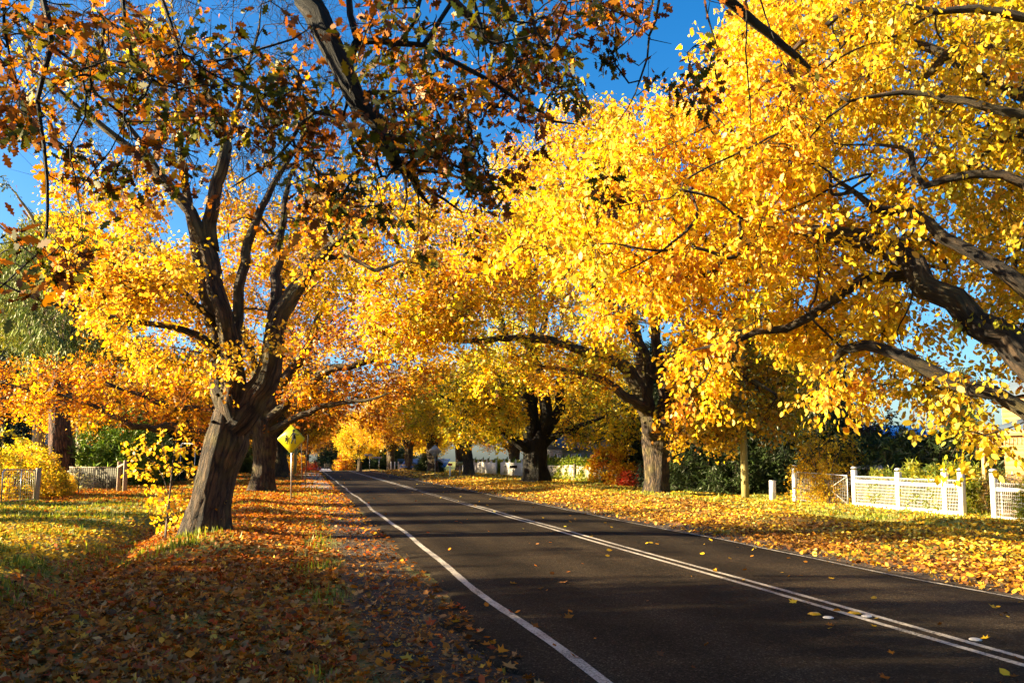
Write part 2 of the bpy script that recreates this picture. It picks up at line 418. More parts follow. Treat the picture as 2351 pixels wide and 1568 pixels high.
# ---- big leaning tree on the left verge
def leaning_tree():
    t = Tree(11); b = gp(470, 1234); d = dep(b); b[2] = gz(b[0], b[1]) - .15; t.O = b.copy()
    t.limb([b + (0, 0, -.1), at(473, 1205, d), at(484, 1150, d), at(500, 1080, d), at(520, 1010, d), at(529, 950, d), at(533, 905, d), at(536, 865, d)], wr([128, 104, 84, 80, 92, 78, 46, 22], d), step=.14)
    for rt, w in (([(462, 1185), (440, 1215), (412, 1244)], [56, 40, 14]), ([(478, 1195), (500, 1222), (540, 1240)], [50, 34, 12]), ([(470, 1200), (468, 1232), (470, 1256)], [60, 40, 14])):
        P = px(rt, d - .15); P[-1][2] = gz(P[-1][0], P[-1][1]) - .04; t.limb(P, wr(w, d), step=.12)
    # right fork
    t.limb(px([(536, 985), (575, 930), (606, 880), (625, 822), (632, 780), (658, 694), (690, 650), (722, 610), (784, 547), (850, 505), (905, 470)], [17.4, 17.2, 17, 16.6]), wr([66, 62, 60, 54, 44, 38, 32, 28, 22, 13, 7], d), jit=.03)
    t.limb(px([(618, 850), (622, 762), (632, 661), (638, 577), (652, 500), (660, 430), (690, 330), (700, 250)], [17.2, 17.8, 18.5]), wr([34, 29, 27, 22, 16, 12, 8, 4], d), jit=.03)
    # left fork: two stems
    t.limb(px([(523, 960), (506, 896), (500, 812), (482, 711), (452, 580), (445, 540), (417, 370), (410, 252), (400, 160)], [17.5, 17.9, 18.6]), wr([50, 40, 36, 34, 28, 24, 16, 10, 5], d), jit=.03)
    t.limb(px([(532, 955), (535, 890), (532, 830), (520, 770), (500, 690), (486, 620), (466, 550), (452, 520), (437, 487), (396, 437), (363, 396), (302, 339), (235, 292), (161, 232), (110, 188), (60, 150)], [17.3, 17, 16.6, 16]), wr([56, 52, 46, 40, 38, 36, 34, 30, 27, 24, 22, 18, 15, 11, 8, 4], d), jit=.03)
    t.limb(px([(478, 560), (480, 510), (484, 487), (497, 420), (516, 370), (514, 302), (480, 215), (470, 202), (430, 144), (396, 94), (353, 60), (292, 17), (240, -40)], [17, 16.6, 17, 17.5]), wr([34, 31, 30, 27, 25, 21, 17, 15, 13, 11, 9, 7, 4], d), jit=.03)
    t.limb(px([(534, 830), (540, 778), (551, 661), (571, 560), (600, 480), (640, 400), (700, 320), (760, 262), (800, 200)], [17.5, 18.3, 19]), wr([30, 26, 24, 22, 18, 14, 10, 8, 4], d), jit=.03)
    t.limb(px([(363, 396), (330, 335), (290, 285), (262, 230), (230, 150)], 16.5), wr([15, 13, 10, 8, 4], d), jit=.03)
    t.limb(px([(516, 340), (545, 260), (560, 180), (590, 90), (600, 10)], 17), wr([14, 12, 9, 6, 3], d), jit=.03)
    # low limbs to the left
    t.limb(px([(495, 800), (455, 770), (420, 755), (336, 741), (235, 725), (145, 705), (60, 678), (-20, 640)], [17.4, 17, 16.5]), wr([22, 18, 15, 13, 12, 9, 6, 3], d), jit=.03)
    t.limb(px([(485, 730), (450, 700), (420, 668), (370, 652), (319, 641), (250, 600), (180, 590)], [17.4, 16.5, 15.8]), wr([18, 15, 14, 12, 10, 7, 4], d), jit=.03)
    t.limb(px([(740, 590), (800, 590), (860, 620), (920, 600), (980, 610)], [17, 16.5, 16]), wr([14, 11, 9, 6, 3], d), jit=.03)
    r = t.rng
    T = np.vstack([imgpts(r, 170, 560, 400, 740, 78, 15, 19.5), imgpts(r, 380, 560, 470, 780, 26, 18.2, 20.5), imgpts(r, 200, 600, 420, 690, 30, 14.6, 16.5), imgpts(r, 480, 470, 800, 740, 75, 17.8, 21),
                   imgpts(r, 130, 420, 350, 560, 36, 16, 19), imgpts(r, 520, 330, 900, 560, 60, 17.5, 20), imgpts(r, 700, 440, 980, 620, 50, 15, 18),
                   imgpts(r, 430, 790, 620, 840, 10, 15, 19), imgpts(r, 300, 780, 480, 840, 16, 17.5, 19),
                   ell(r, at(470, 130, 17.5), (4.2, 3, 2.8), 150), ell(r, at(250, 200, 17.), (2.6, 2.5, 2), 70)])
    t.grow(T, wig=.13)
    def keep(P):   # crown top has dropped its leaves
        u = r.random(len(P)); top = smooth(7.3, 9.6, P[:, 2]); return u > top * .93
    bare_P = np.array(t.tips)
    cr, tw = t.foliage('crown', M['leaf'], [(*YEL, 4), (*PALE, 4), (*GOLD, 3), (*AMB, 1)], ntw=7, nlf=12, tw=.75, size=.085, droop=.25, keep=keep)
    # bare upper twigs
    P = t.P[bare_P]; O = norm(P - t.P[t.par[bare_P]]); k = P[:, 2] > 7.6; P = P[k]; O = O[k]
    g = np.repeat(np.arange(len(P)), 12); dd = norm(O[g] + .9 * norm(r.standard_normal((len(g), 3))) + (0, 0, .25)); A = P[g] + r.standard_normal((len(g), 3)) * .12
    ln = r.uniform(.4, 1.1, (len(g), 1)); tw = (np.vstack([tw[0], A]), np.vstack([tw[1], A + dd * ln]))
    g = r.integers(0, len(tw[0]), 1800)
    wood = t.wood('trunk', M['bark'], tip=.008, twigs=tw, lump=.075, seed=3)
    root = tree_thing('tree', 'big dark forked tree leaning right on the left verge, pale yellow leaves, bare top twigs', 'tree', t, wood, cr)
    # knots on the trunk
    for u, v, rr in ((499, 906, .03), (489, 968, .03)):
        c = at(u, v, d - .42); pts = [c + np.array((0, .25, 0)), c, c + np.array((-.02, -.03, 0)), c + np.array((-.02, 0.02, 0))]
        kn = MB(t.O); kn.tube(pts, [rr * 1.5, rr * 1.15, rr * .8, rr * .45], 12); kn.build('knot', M['bark_dark'], root, True)
leaning_tree()

# ---- yellow tree at the right edge (trunk just outside the picture)
def golden_tree():
    t = Tree(23, 90000); D = 11.0
    b = np.array((11.3, 7.0, -.1)); t.O = b.copy()
    t.limb([b, b + (0, 0, .5), b + (-.1, .1, 1.6), b + (-.15, .2, 2.6), b + (-.1, .2, 4.0), b + (.1, .1, 6.0), b + (.3, .3, 8.5), b + (.2, .2, 11)], [.62, .48, .42, .42, .34, .26, .16, .06], step=.2)
    A = px([(2460, 900), (2351, 822), (2307, 789), (2239, 728), (2189, 681), (2139, 651), (2098, 617), (2038, 574), (1971, 547), (1903, 535), (1820, 533), (1756, 547), (1702, 574), (1662, 604), (1608, 634), (1567, 641)], [9.9, 10.2, 10.8, 11.6, 12.4])
    t.limb([b + (-.12, .15, 2.0)] + A, [.3, .2, .17, .165, .16, .155, .15, .145, .14, .125, .11, .10, .09, .075, .06, .045, .03], jit=.045)
    t.limb(px([(2098, 628), (2072, 636), (1987, 640), (1937, 668), (1897, 694), (1853, 728), (1803, 755), (1736, 758), (1685, 785), (1635, 795), (1600, 800)], [10.9, 11.1, 11.6]), wr([30, 29, 27, 26, 24, 22, 20, 17, 13, 10, 6], 11), jit=.045)
    t.limb([b + (-.15, .2, 3.0)] + px([(2480, 740), (2351, 661), (2273, 614), (2223, 577), (2166, 543), (2125, 516), (2088, 487), (2004, 477), (1960, 440), (1900, 400)], [9.9, 10.3, 11]), [.2, .13, .11, .10, .09, .085, .075, .065, .055, .035, .02], jit=.045)
    t.limb([b + (-.12, .15, 1.6)] + px([(2480, 1000), (2351, 943), (2290, 903), (2223, 886), (2139, 849), (2071, 819), (1987, 795), (1937, 802), (1917, 822)], [9.7, 10, 10.6]), [.2, .12, .10, .095, .09, .08, .075, .07, .06, .04], jit=.045)
    t.limb([b + (-.1, .2, 4.2)] + px([(2480, 450), (2351, 423), (2300, 400), (2239, 400), (2172, 410), (2122, 427), (2098, 397), (2092, 353), (2071, 339), (2021, 333), (1937, 333)], [10, 10.3, 10.6]), [.14, .08, .065, .06, .06, .055, .05, .045, .035, .03, .02, .012], jit=.015)
    t.limb([b + (0, .1, 5.2)] + px([(2440, 290), (2337, 262), (2273, 249), (2223, 232), (2172, 228), (2139, 215), (2071, 212), (2021, 218), (1954, 232), (1903, 269), (1853, 323)], [9.9, 10.2, 10.4]), [.13, .07, .06, .055, .05, .045, .04, .035, .03, .02, .016, .01], jit=.015)
    t.limb([b + (.1, .1, 5.6)] + px([(2420, 110), (2286, 111), (2206, 111), (2172, 128), (2139, 165), (2118, 185), (2080, 250)], [11, 12, 12.5]), [.14, .10, .085, .08, .075, .06, .05, .03], jit=.015)
    t.limb([b + (.1, .1, 7)] + px([(2200, -60), (2060, -25), (1981, 3), (1937, 27), (1887, 67), (1836, 101), (1803, 134), (1769, 178), (1719, 225), (1662, 269), (1567, 319), (1500, 350)], [10.6, 10.8, 11.4, 12]), [.15, .09, .07, .05, .045, .042, .038, .035, .03, .025, .02, .012, .006], jit=.015)
    t.limb([b + (.1, .1, 6.2)] + px([(2430, 60), (2351, 40), (2239, 20), (2149, 27), (2080, 10)], 9.8), [.12, .07, .06, .05, .04, .02], jit=.015)
    t.limb([b + (.1, .1, 6.6)] + px([(2500, 250), (2300, 200), (2100, 100), (1950, 130), (1800, 220), (1600, 380), (1480, 470)], [11, 13, 14.5, 15.5]), [.15, .11, .09, .07, .05, .035, .02, .01], jit=.02)
    for q, w in (([(2149, 30), (2105, 54), (2055, 84), (1970, 111), (1903, 151), (1870, 188), (1800, 250)], [7, 6, 5, 5, 4, 3, 1.5]), ([(1985, 20), (1970, 67), (1903, 134), (1830, 180), (1740, 215)], [6, 6, 5, 4, 2]), ([(2145, 34), (2152, 77), (2172, 100), (2200, 108)], [6, 5, 4, 2]), ([(1947, 232), (1920, 215), (1887, 188), (1843, 171), (1830, 165)], [7, 6, 5, 3, 1.5]),
                 ([(1816, 282), (1782, 309), (1755, 329), (1700, 350)], [4, 4, 3, 1.5]), ([(1668, 296), (1719, 319), (1769, 336), (1809, 340)], [3, 3, 3, 2]), ([(1567, 420), (1640, 455), (1700, 500), (1760, 520)], [5, 6, 7, 8]), ([(1910, 445), (1907, 400), (1880, 380), (1843, 350), (1800, 330), (1740, 330)], [9, 8, 6, 5, 4, 2]), ([(1600, 500), (1540, 560), (1480, 600), (1400, 640)], [7, 6, 4, 2]),
                 ([(1690, 590), (1600, 570), (1500, 575), (1400, 560), (1300, 570)], [9, 8, 6, 4, 2]), ([(1860, 725), (1870, 690), (1880, 640), (1886, 610)], [6, 6, 5, 3]), ([(2200, 240), (2150, 300), (2120, 380), (2060, 440)], [6, 5, 4, 2]), ([(2100, 640), (2090, 700), (2060, 760), (2070, 800)], [6, 5, 4, 2]), ([(2000, 400), (1930, 420), (1840, 470), (1760, 500)], [7, 6, 4, 2])):
        t.limb(px(q, [10.2, 10.6]), wr(w, 10.4), step=.12, jit=.02)
    r = t.rng
    def band(n, d0, d1):   # under the diagonal edge of the crown against the sky
        out = []
        while len(out) < n:
            u = r.uniform(1180, 2420); v = r.uniform(-60, 900)
            top = np.interp(u, [1180, 1300, 1420, 1600, 1680, 1760, 2400], [560, 400, 270, 190, 40, -60, -60])
            bot = np.interp(u, [1180, 1300, 1450, 1570, 1700, 1900, 2050, 2200, 2420], [570, 600, 650, 690, 760, 790, 810, 790, 820])
            if v < top or v > bot: continue
            # gaps where the sky shows
            if (abs(u - 2195) < 110 and 560 < v < 800 and r.random() < .75) or (abs(u - 2050) < 70 and abs(v - 330) < 50 and r.random() < .8): continue
            if 1850 < u < 2250 and 330 < v < 540 and r.random() < .45: continue
            out.append(at(u, v, r.uniform(d0, d1)))
        return np.array(out)
    T = np.vstack([band(130, 9.8, 11.5), band(330, 11.6, 14), band(360, 13, 17), imgpts(r, 1570, 760, 1650, 920, 11, 12, 13.5), imgpts(r, 1370, 680, 1420, 740, 4, 12, 13.5), imgpts(r, 1880, 830, 2130, 900, 15, 10.6, 12.4), imgpts(r, 2120, 870, 2330, 920, 4, 9.8, 10.8),
                   imgpts(r, 2190, 985, 2330, 1010, 3, 9.4, 10), ell(r, b + (2.5, -2.5, 7), (5, 5, 4), 260), ell(r, b + (0, 0, 10.5), (4.5, 4, 2.5), 120)])
    t.grow(T, wig=.12, step=.4)
    def bias(base, c, rng):   # the inner right-hand branches are still turning from green
        q = (base - np.array((0, 0, EYE))); rr = q[:, 0] * math.cos(YAW) - q[:, 1] * math.sin(YAW)
        f = smooth(3.6, 6.2, rr) * .62 * (rng.random(len(c)) < .55)
        return c * (1 - f[:, None]) + np.array((.24, .26, .02)) * f[:, None] * rng.uniform(.6, 1.3, (len(c), 1))
    cr, tw = t.foliage('crown', M['leaf'], [(*YEL, 6), (*PALE, 2.2), (*GOLD, 3.2), (*AMB, .8), (*LIME, 1.2)], ntw=7, nlf=18, tw=.62, size=.08, droop=.45, hang=.9, bias=bias)
    wood = t.wood('trunk', M['bark_mid'], tip=.008, twigs=tw, lump=.15, seed=5)
    tree_thing('tree', 'golden tree arching thick limbs in from the right edge over the road', 'tree', t, wood, cr)
golden_tree()

# ---- oak overhead (trunk outside the picture, to the left of the viewer)
def overhead_oak():
    t = Tree(37, 90000); b = np.array((-5.6, 1.6, -.1)); t.O = b.copy()
    top = b + (.3, .2, 4.6)
    t.limb([b, b + (0, 0, .6), b + (.1, .1, 2.4), top, b + (.6, .3, 6.5), b + (.4, .2, 9.0), b + (.2, 0, 12)], [.8, .58, .5, .48, .36, .22, .07], step=.22)
    main = px([(640, -110), (706, 0), (739, 67), (784, 151), (800, 190), (825, 242), (861, 279), (885, 319), (902, 363), (925, 386), (952, 410), (959, 437), (985, 470)], [7, 7, 7.3, 7.8])
    t.limb([top, b + (2.2, 2.4, 6.0)] + main, [.34, .22, .15, .118, .11, .10, .095, .088, .08, .07, .06, .05, .042, .033, .016], step=.16, jit=.012)
    br = [([(808, 190), (804, 141), (821, 94), (804, 34), (801, -40)], [40, 20, 19, 16, 14], 7.1),
          ([(806, 120), (821, 97), (868, 94), (918, 101), (972, 104), (1019, 131), (1086, 165), (1137, 195), (1187, 228), (1238, 255), (1271, 279), (1328, 286)], [18, 17, 16, 15, 13, 12, 11, 10, 9, 8, 7, 5], 7.2),
          ([(880, 330), (818, 302), (784, 279), (740, 262), (722, 259), (689, 286), (672, 319), (638, 360), (605, 386), (521, 437)], [16, 14, 13, 11, 10, 9, 8, 6, 5, 3], 7.4),
          ([(905, 345), (960, 350), (1010, 365), (1060, 388), (1090, 380), (1140, 392)], [14, 11, 9, 7, 5, 3], 7.6),
          ([(930, 385), (1000, 395), (1060, 410), (1110, 440), (1150, 480)], [11, 8, 6, 4, 2], 7.8),
          ([(952, 420), (1019, 457), (1060, 487), (1070, 530)], [9, 7, 4, 2], 7.8), ([(928, 405), (935, 450), (930, 480)], [7, 5, 2], 7.8),
          ([(959, 437), (962, 500), (958, 560)], [5, 4, 2], 7.8), ([(800, 230), (840, 215), (900, 212), (960, 215)], [14, 12, 10, 4], 7.4)]
    for p, w, d in br: t.limb(px(p, d), wr(w, d), step=.16, jit=.01)
    # upper scaffold limbs overhead, from which the hanging branches come down
    up = [[top, b + (3, 2, 7.6), b + (6, 4.2, 8.0), b + (9, 5.8, 7.4), b + (11.5, 6.6, 6.6)],
          [top, b + (1.5, 2.4, 7.0), b + (3.5, 4.4, 7.4), b + (6, 6.4, 7.4), b + (8.0, 7.6, 6.8)],
          [top, b + (.2, 2.2, 6.6), b + (.6, 4.2, 7.0), b + (1.6, 6.0, 6.8)], [top, b + (2.6, -.6, 7.8), b + (6, -.8, 8.8)], [top, b + (-2.2, 1.0, 6.6), b + (-5, 1.6, 7.8)], [top, b + (-.6, -2.2, 6.8), b + (-1, -5, 8)]]
    for p in up: t.limb(p, [.24, .17, .12, .08, .04][:len(p)], step=.25, jit=.02)
    hang = [([(1086, -60), (1086, 0), (1100, 44), (1107, 91), (1154, 101), (1184, 134), (1191, 202), (1201, 259)], [11, 11, 10, 9, 8, 7, 6, 3], 7), ([(982, -40), (952, 50), (928, 84), (900, 110)], [10, 9, 7, 4], 7),
            ([(1154, -60), (1154, 0), (1160, 44), (1221, 54)], [9, 8, 7, 4], 6.8), ([(1513, -60), (1513, 0), (1506, 47), (1490, 84), (1486, 134), (1469, 185), (1459, 215), (1442, 249), (1406, 299)], [7, 7, 6, 6, 5, 5, 4, 3, 1.5], 7.2),
            ([(1618, -60), (1618, 0), (1631, 60), (1648, 114)], [6, 6, 5, 3], 7), ([(1712, -60), (1712, 0), (1715, 67), (1712, 118), (1719, 202), (1724, 262), (1722, 312)], [6, 5.5, 5, 4, 4, 3, 1.5], 7), ([(1740, -60), (1746, 0), (1769, 67), (1796, 141)], [5, 5, 4, 2], 7),
            ([(108, -60), (108, 34), (118, 101), (101, 168), (87, 229), (101, 336), (108, 420), (108, 524), (101, 570), (50, 614), (0, 661), (-60, 690)], [16, 16, 14, 13, 11, 9, 8, 7, 6, 5, 4, 3], 6.2),
            ([(282, -60), (282, 0), (289, 67), (306, 141), (323, 195), (350, 260)], [10, 10, 9, 7, 5, 3], 6.6), ([(373, -60), (373, 0), (397, 67), (417, 134), (440, 190)], [9, 9, 7, 5, 3], 6.8),
            ([(118, 101), (124, 111), (185, 158), (198, 218), (195, 269), (161, 336), (171, 403), (185, 487), (190, 540)], [8, 8, 7, 6, 5, 5, 4, 3, 2], 6.2), ([(384, 30), (410, 101), (454, 111), (497, 141), (538, 134), (605, 111), (672, 91), (720, 60)], [9, 9, 8, 7, 7, 6, 5, 4], 6.9),
            ([(400, 110), (372, 135), (350, 185), (300, 180), (285, 215), (285, 300), (278, 370)], [5, 6, 5, 5, 4, 3, 2], 6.5), ([(20, -40), (10, 60), (25, 150), (8, 220)], [9, 8, 5, 3], 6)]
    for p, w, d in hang:
        P3 = px(p, d); t.limb(P3, wr(w, d), step=.16, jit=.008)
    r = t.rng
    I = lambda *a: imgpts(r, *a)
    T = np.vstack([I(-60, -40, 140, 330, 46, 5.4, 7), I(60, 230, 150, 360, 8, 5.8, 6.6), I(140, 10, 400, 230, 56, 5.6, 8), I(400, 60, 560, 230, 20, 5.6, 8), I(200, 190, 460, 330, 18, 6, 7.6), I(280, 320, 440, 430, 14, 6.2, 7.4), I(120, 350, 240, 420, 9, 6, 6.6), I(40, 560, 200, 640, 11, 5.9, 6.4), I(-40, 560, 60, 680, 5, 5.8, 6.2),
                   I(460, 120, 700, 330, 42, 6.2, 8), I(640, 90, 820, 470, 28, 6.8, 8.4), I(820, -60, 1080, 330, 95, 6.2, 8.6), I(860, 230, 1120, 420, 62, 6.8, 8.6), I(640, 430, 880, 560, 20, 7, 8.4), I(1080, -60, 1380, 170, 60, 6.2, 8.4), I(1150, 150, 1350, 220, 20, 7, 8),
                   I(1080, 210, 1230, 400, 22, 7, 8), I(1080, 400, 1180, 480, 9, 7.4, 8.2), I(1370, -60, 1480, 130, 12, 6.8, 7.4), I(1560, -60, 1660, 20, 7, 6.6, 7.4), I(1480, 90, 1640, 200, 9, 6.8, 7.4), I(1385, 120, 1440, 160, 4, 7, 7.4), I(1370, 415, 1410, 455, 3, 7.6, 8),
                   ell(r, b + (-1, -2, 8.5), (5, 4, 3), 90, .3), ell(r, b + (6, -1, 9.5), (6, 3, 1.5), 40, .3)])
    t.grow(T, wig=.16, step=.22, up=.05)
    def keep(P):
        return r.random(len(P)) < .76
    cr, tw = t.foliage('crown', M['leaf_thick'], [(*BRN, 4.5), (.09, .032, .01, 2), (*ORG, 2.4), (*AMB, 1.6), (.10, .10, .013, 3.4), (.05, .06, .010, 3), (*GOLD, .4)], T=OAK, ntw=3, nlf=7, tw=.32, size=.092, droop=.2, hang=.45, spread=.05, jit=.25, mix=.6, keep=keep)
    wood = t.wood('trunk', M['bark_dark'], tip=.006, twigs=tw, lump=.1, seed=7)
    tree_thing('oak_tree', 'oak hanging dark crooked branches and brown leaves over the top left', 'tree', t, wood, cr)
overhead_oak()

# ---- oak on the right verge, lit trunk
def verge_oak():
    t = Tree(41, 90000); b = gp(1508, 1138); d = dep(b); b[2] = gz(b[0], b[1]) - .1; t.O = b.copy()
    t.limb([b + (0, 0, -.1), at(1508, 1128, d), at(1509, 1105, d), at(1508, 1060, d), at(1506, 1010, d), at(1505, 975, d)], wr([84, 66, 58, 56, 62, 60], d), step=.2)
    t.limb(px([(1495, 985), (1483, 930), (1483, 862), (1476, 815), (1456, 762), (1440, 690), (1420, 600), (1400, 500)], [35.9, 36.5, 38]), wr([38, 36, 34, 30, 26, 20, 14, 6], d), jit=.05)
    t.limb(px([(1485, 945), (1476, 923), (1449, 862), (1406, 825), (1355, 809), (1271, 785), (1187, 775), (1103, 782), (1019, 778), (950, 760), (890, 720)], [35.9, 35, 33, 31, 30]), wr([34, 32, 29, 25, 21, 17, 14, 11, 9, 6, 3], d), jit=.04)
    t.limb(px([(1478, 935), (1459, 923), (1406, 886), (1355, 862), (1300, 850), (1240, 840)], [35.6, 34, 33]), wr([24, 20, 17, 13, 9, 4], d), jit=.04)
    t.limb(px([(1516, 990), (1523, 963), (1527, 896), (1516, 846), (1506, 762), (1520, 650), (1560, 520), (1600, 400)], [35.9, 36, 37]), wr([38, 34, 30, 26, 22, 16, 10, 5], d), jit=.05)
    t.limb(px([(1528, 930), (1570, 880), (1640, 850), (1720, 870), (1790, 910)], [35.9, 35, 33]), wr([24, 20, 15, 9, 4], d), jit=.05)
    t.limb(px([(1505, 860), (1440, 740), (1330, 640), (1220, 560), (1100, 520)], [36, 35, 33, 32]), wr([22, 18, 14, 9, 4], d), jit=.05)
    r = t.rng
    T = np.vstack([imgpts(r, 840, 600, 1080, 800, 120, 28, 33), imgpts(r, 950, 480, 1300, 720, 190, 29, 36), imgpts(r, 1150, 330, 1450, 560, 160, 31, 39), imgpts(r, 1250, 240, 1420, 380, 60, 34, 39), imgpts(r, 1100, 760, 1420, 880, 60, 31, 37),
                   imgpts(r, 1400, 400, 1750, 760, 170, 32, 40), imgpts(r, 1545, 840, 1860, 960, 90, 32, 36), imgpts(r, 1540, 930, 1690, 1010, 30, 33, 35.5), imgpts(r, 1740, 920, 1830, 1000, 10, 33, 35), imgpts(r, 1560, 720, 1850, 860, 70, 33, 38)])
    t.grow(T, wig=.12, step=.6)
    def bias(base, c, rng):   # right-hand, lower leaves have gone orange brown, the left ones yellow
        q = base - np.array((0, 0, EYE)); f = smooth(4, 8, q[:, 0] * math.cos(YAW) - q[:, 1] * math.sin(YAW)) * .7
        f = f * (rng.random(len(c)) < .75)
        return c * (1 - f[:, None]) + np.array((.34, .17, .012)) * f[:, None] * rng.uniform(.5, 1.4, (len(c), 1))
    cr, tw = t.foliage('crown', M['leaf'], [(*YEL, 4), (*GOLD, 3), (*LIME, 2.6), (*AMB, 1.4), (*BRN, .6)], T=QUAD, ntw=7, nlf=10, tw=1.0, size=.17, droop=.15, hang=.2, bias=bias, spread=.12)
    wood = t.wood('trunk', M['bark'], tip=.012, twigs=tw, lump=.07, seed=9)
    tree_thing('oak_tree', 'thick oak with sunlit trunk on the right verge beside the utility pole', 'tree', t, wood, cr)
verge_oak()

# ---- dark many-stemmed tree further along the right verge
def dark_tree():
    t = Tree(43, 90000); b = gp(1230, 1110); d = dep(b); b[2] = gz(b[0], b[1]) - .1; t.O = b.copy()
    t.limb([b + (0, 0, -.1), at(1231, 1100, d), at(1230, 1075, d), at(1231, 1030, d), at(1232, 1000, d)], wr([80, 62, 54, 56, 60], d), step=.25)
    for p, w in (([(1222, 1000), (1221, 973), (1200, 896), (1187, 829), (1164, 789), (1140, 700), (1120, 620)], [28, 26, 24, 20, 16, 10, 4]), ([(1228, 1000), (1221, 930), (1218, 829), (1222, 740), (1230, 620), (1230, 520)], [28, 24, 20, 16, 10, 4]),
                 ([(1240, 1000), (1251, 963), (1248, 896), (1231, 822), (1260, 700), (1290, 600)], [28, 26, 24, 18, 10, 4]), ([(1242, 1000), (1281, 947), (1288, 869), (1322, 822), (1380, 740), (1420, 660)], [28, 22, 19, 15, 9, 4]),
                 ([(1222, 1035), (1204, 1024), (1154, 993), (1103, 973), (1050, 930), (1000, 900)], [26, 22, 17, 12, 8, 3]), ([(1242, 1020), (1290, 990), (1340, 975), (1400, 950)], [20, 15, 10, 4])):
        t.limb(px(p, [d, d * .97, d * .95]), wr(w, d), step=.5, jit=.06)
    r = t.rng
    T = np.vstack([imgpts(r, 1030, 820, 1180, 1000, 110, 48, 58), imgpts(r, 1060, 880, 1190, 960, 40, 48, 54), imgpts(r, 1120, 900, 1360, 990, 60, 57, 62), imgpts(r, 1080, 560, 1420, 820, 170, 48, 62), imgpts(r, 1300, 800, 1480, 1010, 110, 50, 60), imgpts(r, 1170, 800, 1330, 900, 40, 56, 60)])
    t.grow(T, wig=.12, step=.8)
    cr, tw = t.foliage('crown', M['leaf'], [(*LIME, 3.4), (*OLV, 1.2), (*YEL, 4), (*GRN, .7), (*GOLD, 2)], T=QUAD, ntw=7, nlf=10, tw=1.15, size=.2, droop=.25, hang=.3, spread=.15)
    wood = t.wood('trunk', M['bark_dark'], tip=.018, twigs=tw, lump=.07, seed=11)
    tree_thing('tree', 'dark many-stemmed tree with green and yellow leaves before the paling fence', 'tree', t, wood, cr)
dark_tree()

# ---- generic spreading street tree
def street_tree(seed, h, rad_, tr, pal, nT, size, lean=0, trunk_h=3.0, mater='bark', lf='leaf', ntw=7, nlf=10, tw=1.1, crown_lo=.32):
    t = Tree(seed, 60000); r = t.rng
    f = np.array((lean, 0, trunk_h))
    t.limb([(0, 0, -.2), (0, 0, .25), (lean * .2, 0, 1.0), f * (1, 1, .7), f], [tr * 1.5, tr * 1.12, tr * .95, tr * .93, tr], step=.3)
    n = 6; a0 = r.random() * 6
    for k in range(n):
        a = a0 + k * 2 * PI / n + r.normal(0, .2); q = r.uniform(.65, .95); up = r.uniform(.55, .95)
        e = np.array((math.cos(a) * rad_ * q, math.sin(a) * rad_ * q, h * up))
        m1 = f + (e - f) * .35 + np.array((0, 0, .06 * h)); m2 = f + (e - f) * .7 + np.array((0, 0, .06 * h))
        t.limb([f + (0, 0, -.2), m1, m2, e], [tr * .62, tr * .42, tr * .24, tr * .06], step=.5, jit=.08)
    t.limb([f, f + (.2, .1, h * .25), (lean + .3, .2, h * .92)], [tr * .6, tr * .4, tr * .06], step=.5, jit=.08)
    T = []
    while len(T) < nT:
        v = norm(r.standard_normal((1, 3)))[0]; q = r.uniform(.35, 1) ** .6
        p = np.array((lean, 0, h * (crown_lo + .28))) + v * q * np.array((rad_, rad_, h * (.72 - crown_lo)))
        low = crown_lo * h - .10 * h * (np.hypot(p[0], p[1]) / rad_) ** 2
        if p[2] < low: continue
        # ragged outline: lobes and hollows
        if math.sin(p[0] * 1.1 + seed) + math.sin(p[1] * 1.3 + 2 * seed) + math.sin(p[2] * 1.2) < -1.1: continue
        T.append(p)
    t.grow(np.array(T), wig=.12, step=.75)
    cr, tw_ = t.foliage('crown', M[lf], pal, T=QUAD, ntw=ntw, nlf=nlf, tw=tw, size=size, droop=.2, hang=.25, spread=.14)
    return t, t.wood('trunk', M[mater], tip=.014, twigs=tw_, lump=.1, seed=seed), cr
PO = [(*AMB, 3), (*ORG, 3), (*GOLD, 2.6), (*BRN, 1.2)]
PG = [(*GOLD, 4), (*YEL, 3), (*AMB, 2.2), (*ORG, .8)]
PY = [(*YEL, 5), (*LIME, 1.6), (*GOLD, 2), (*PALE, 1)]
tA = street_tree(101, 12, 6.5, .55, PO, 330, .2)
tB = street_tree(102, 12.5, 6.8, .62, PG, 340, .2, lean=-.4)
tC = street_tree(103, 11, 5.6, .5, PY, 300, .2, lean=.3)
def put(t, name, label, x, y, rz=0, sc=1, group=None, cat='tree'):
    """first use builds the thing, later uses copy it with its parts"""
    if not hasattr(t[0], 'root'):
        t[0].root = tree_thing(name, label, cat, t[0], t[1], t[2], group, (0, 0, 0)); o = t[0].root
        o.location = (x, y, float(gz(x, y))); o.rotation_euler = (0, 0, rz); o.scale = (sc,) * 3; return o
    o = dup(t[0].root, (x, y, float(gz(x, y))), rz, sc, label, group); o.name = name; o['category'] = cat; return o
GR = 'street trees lining the road'
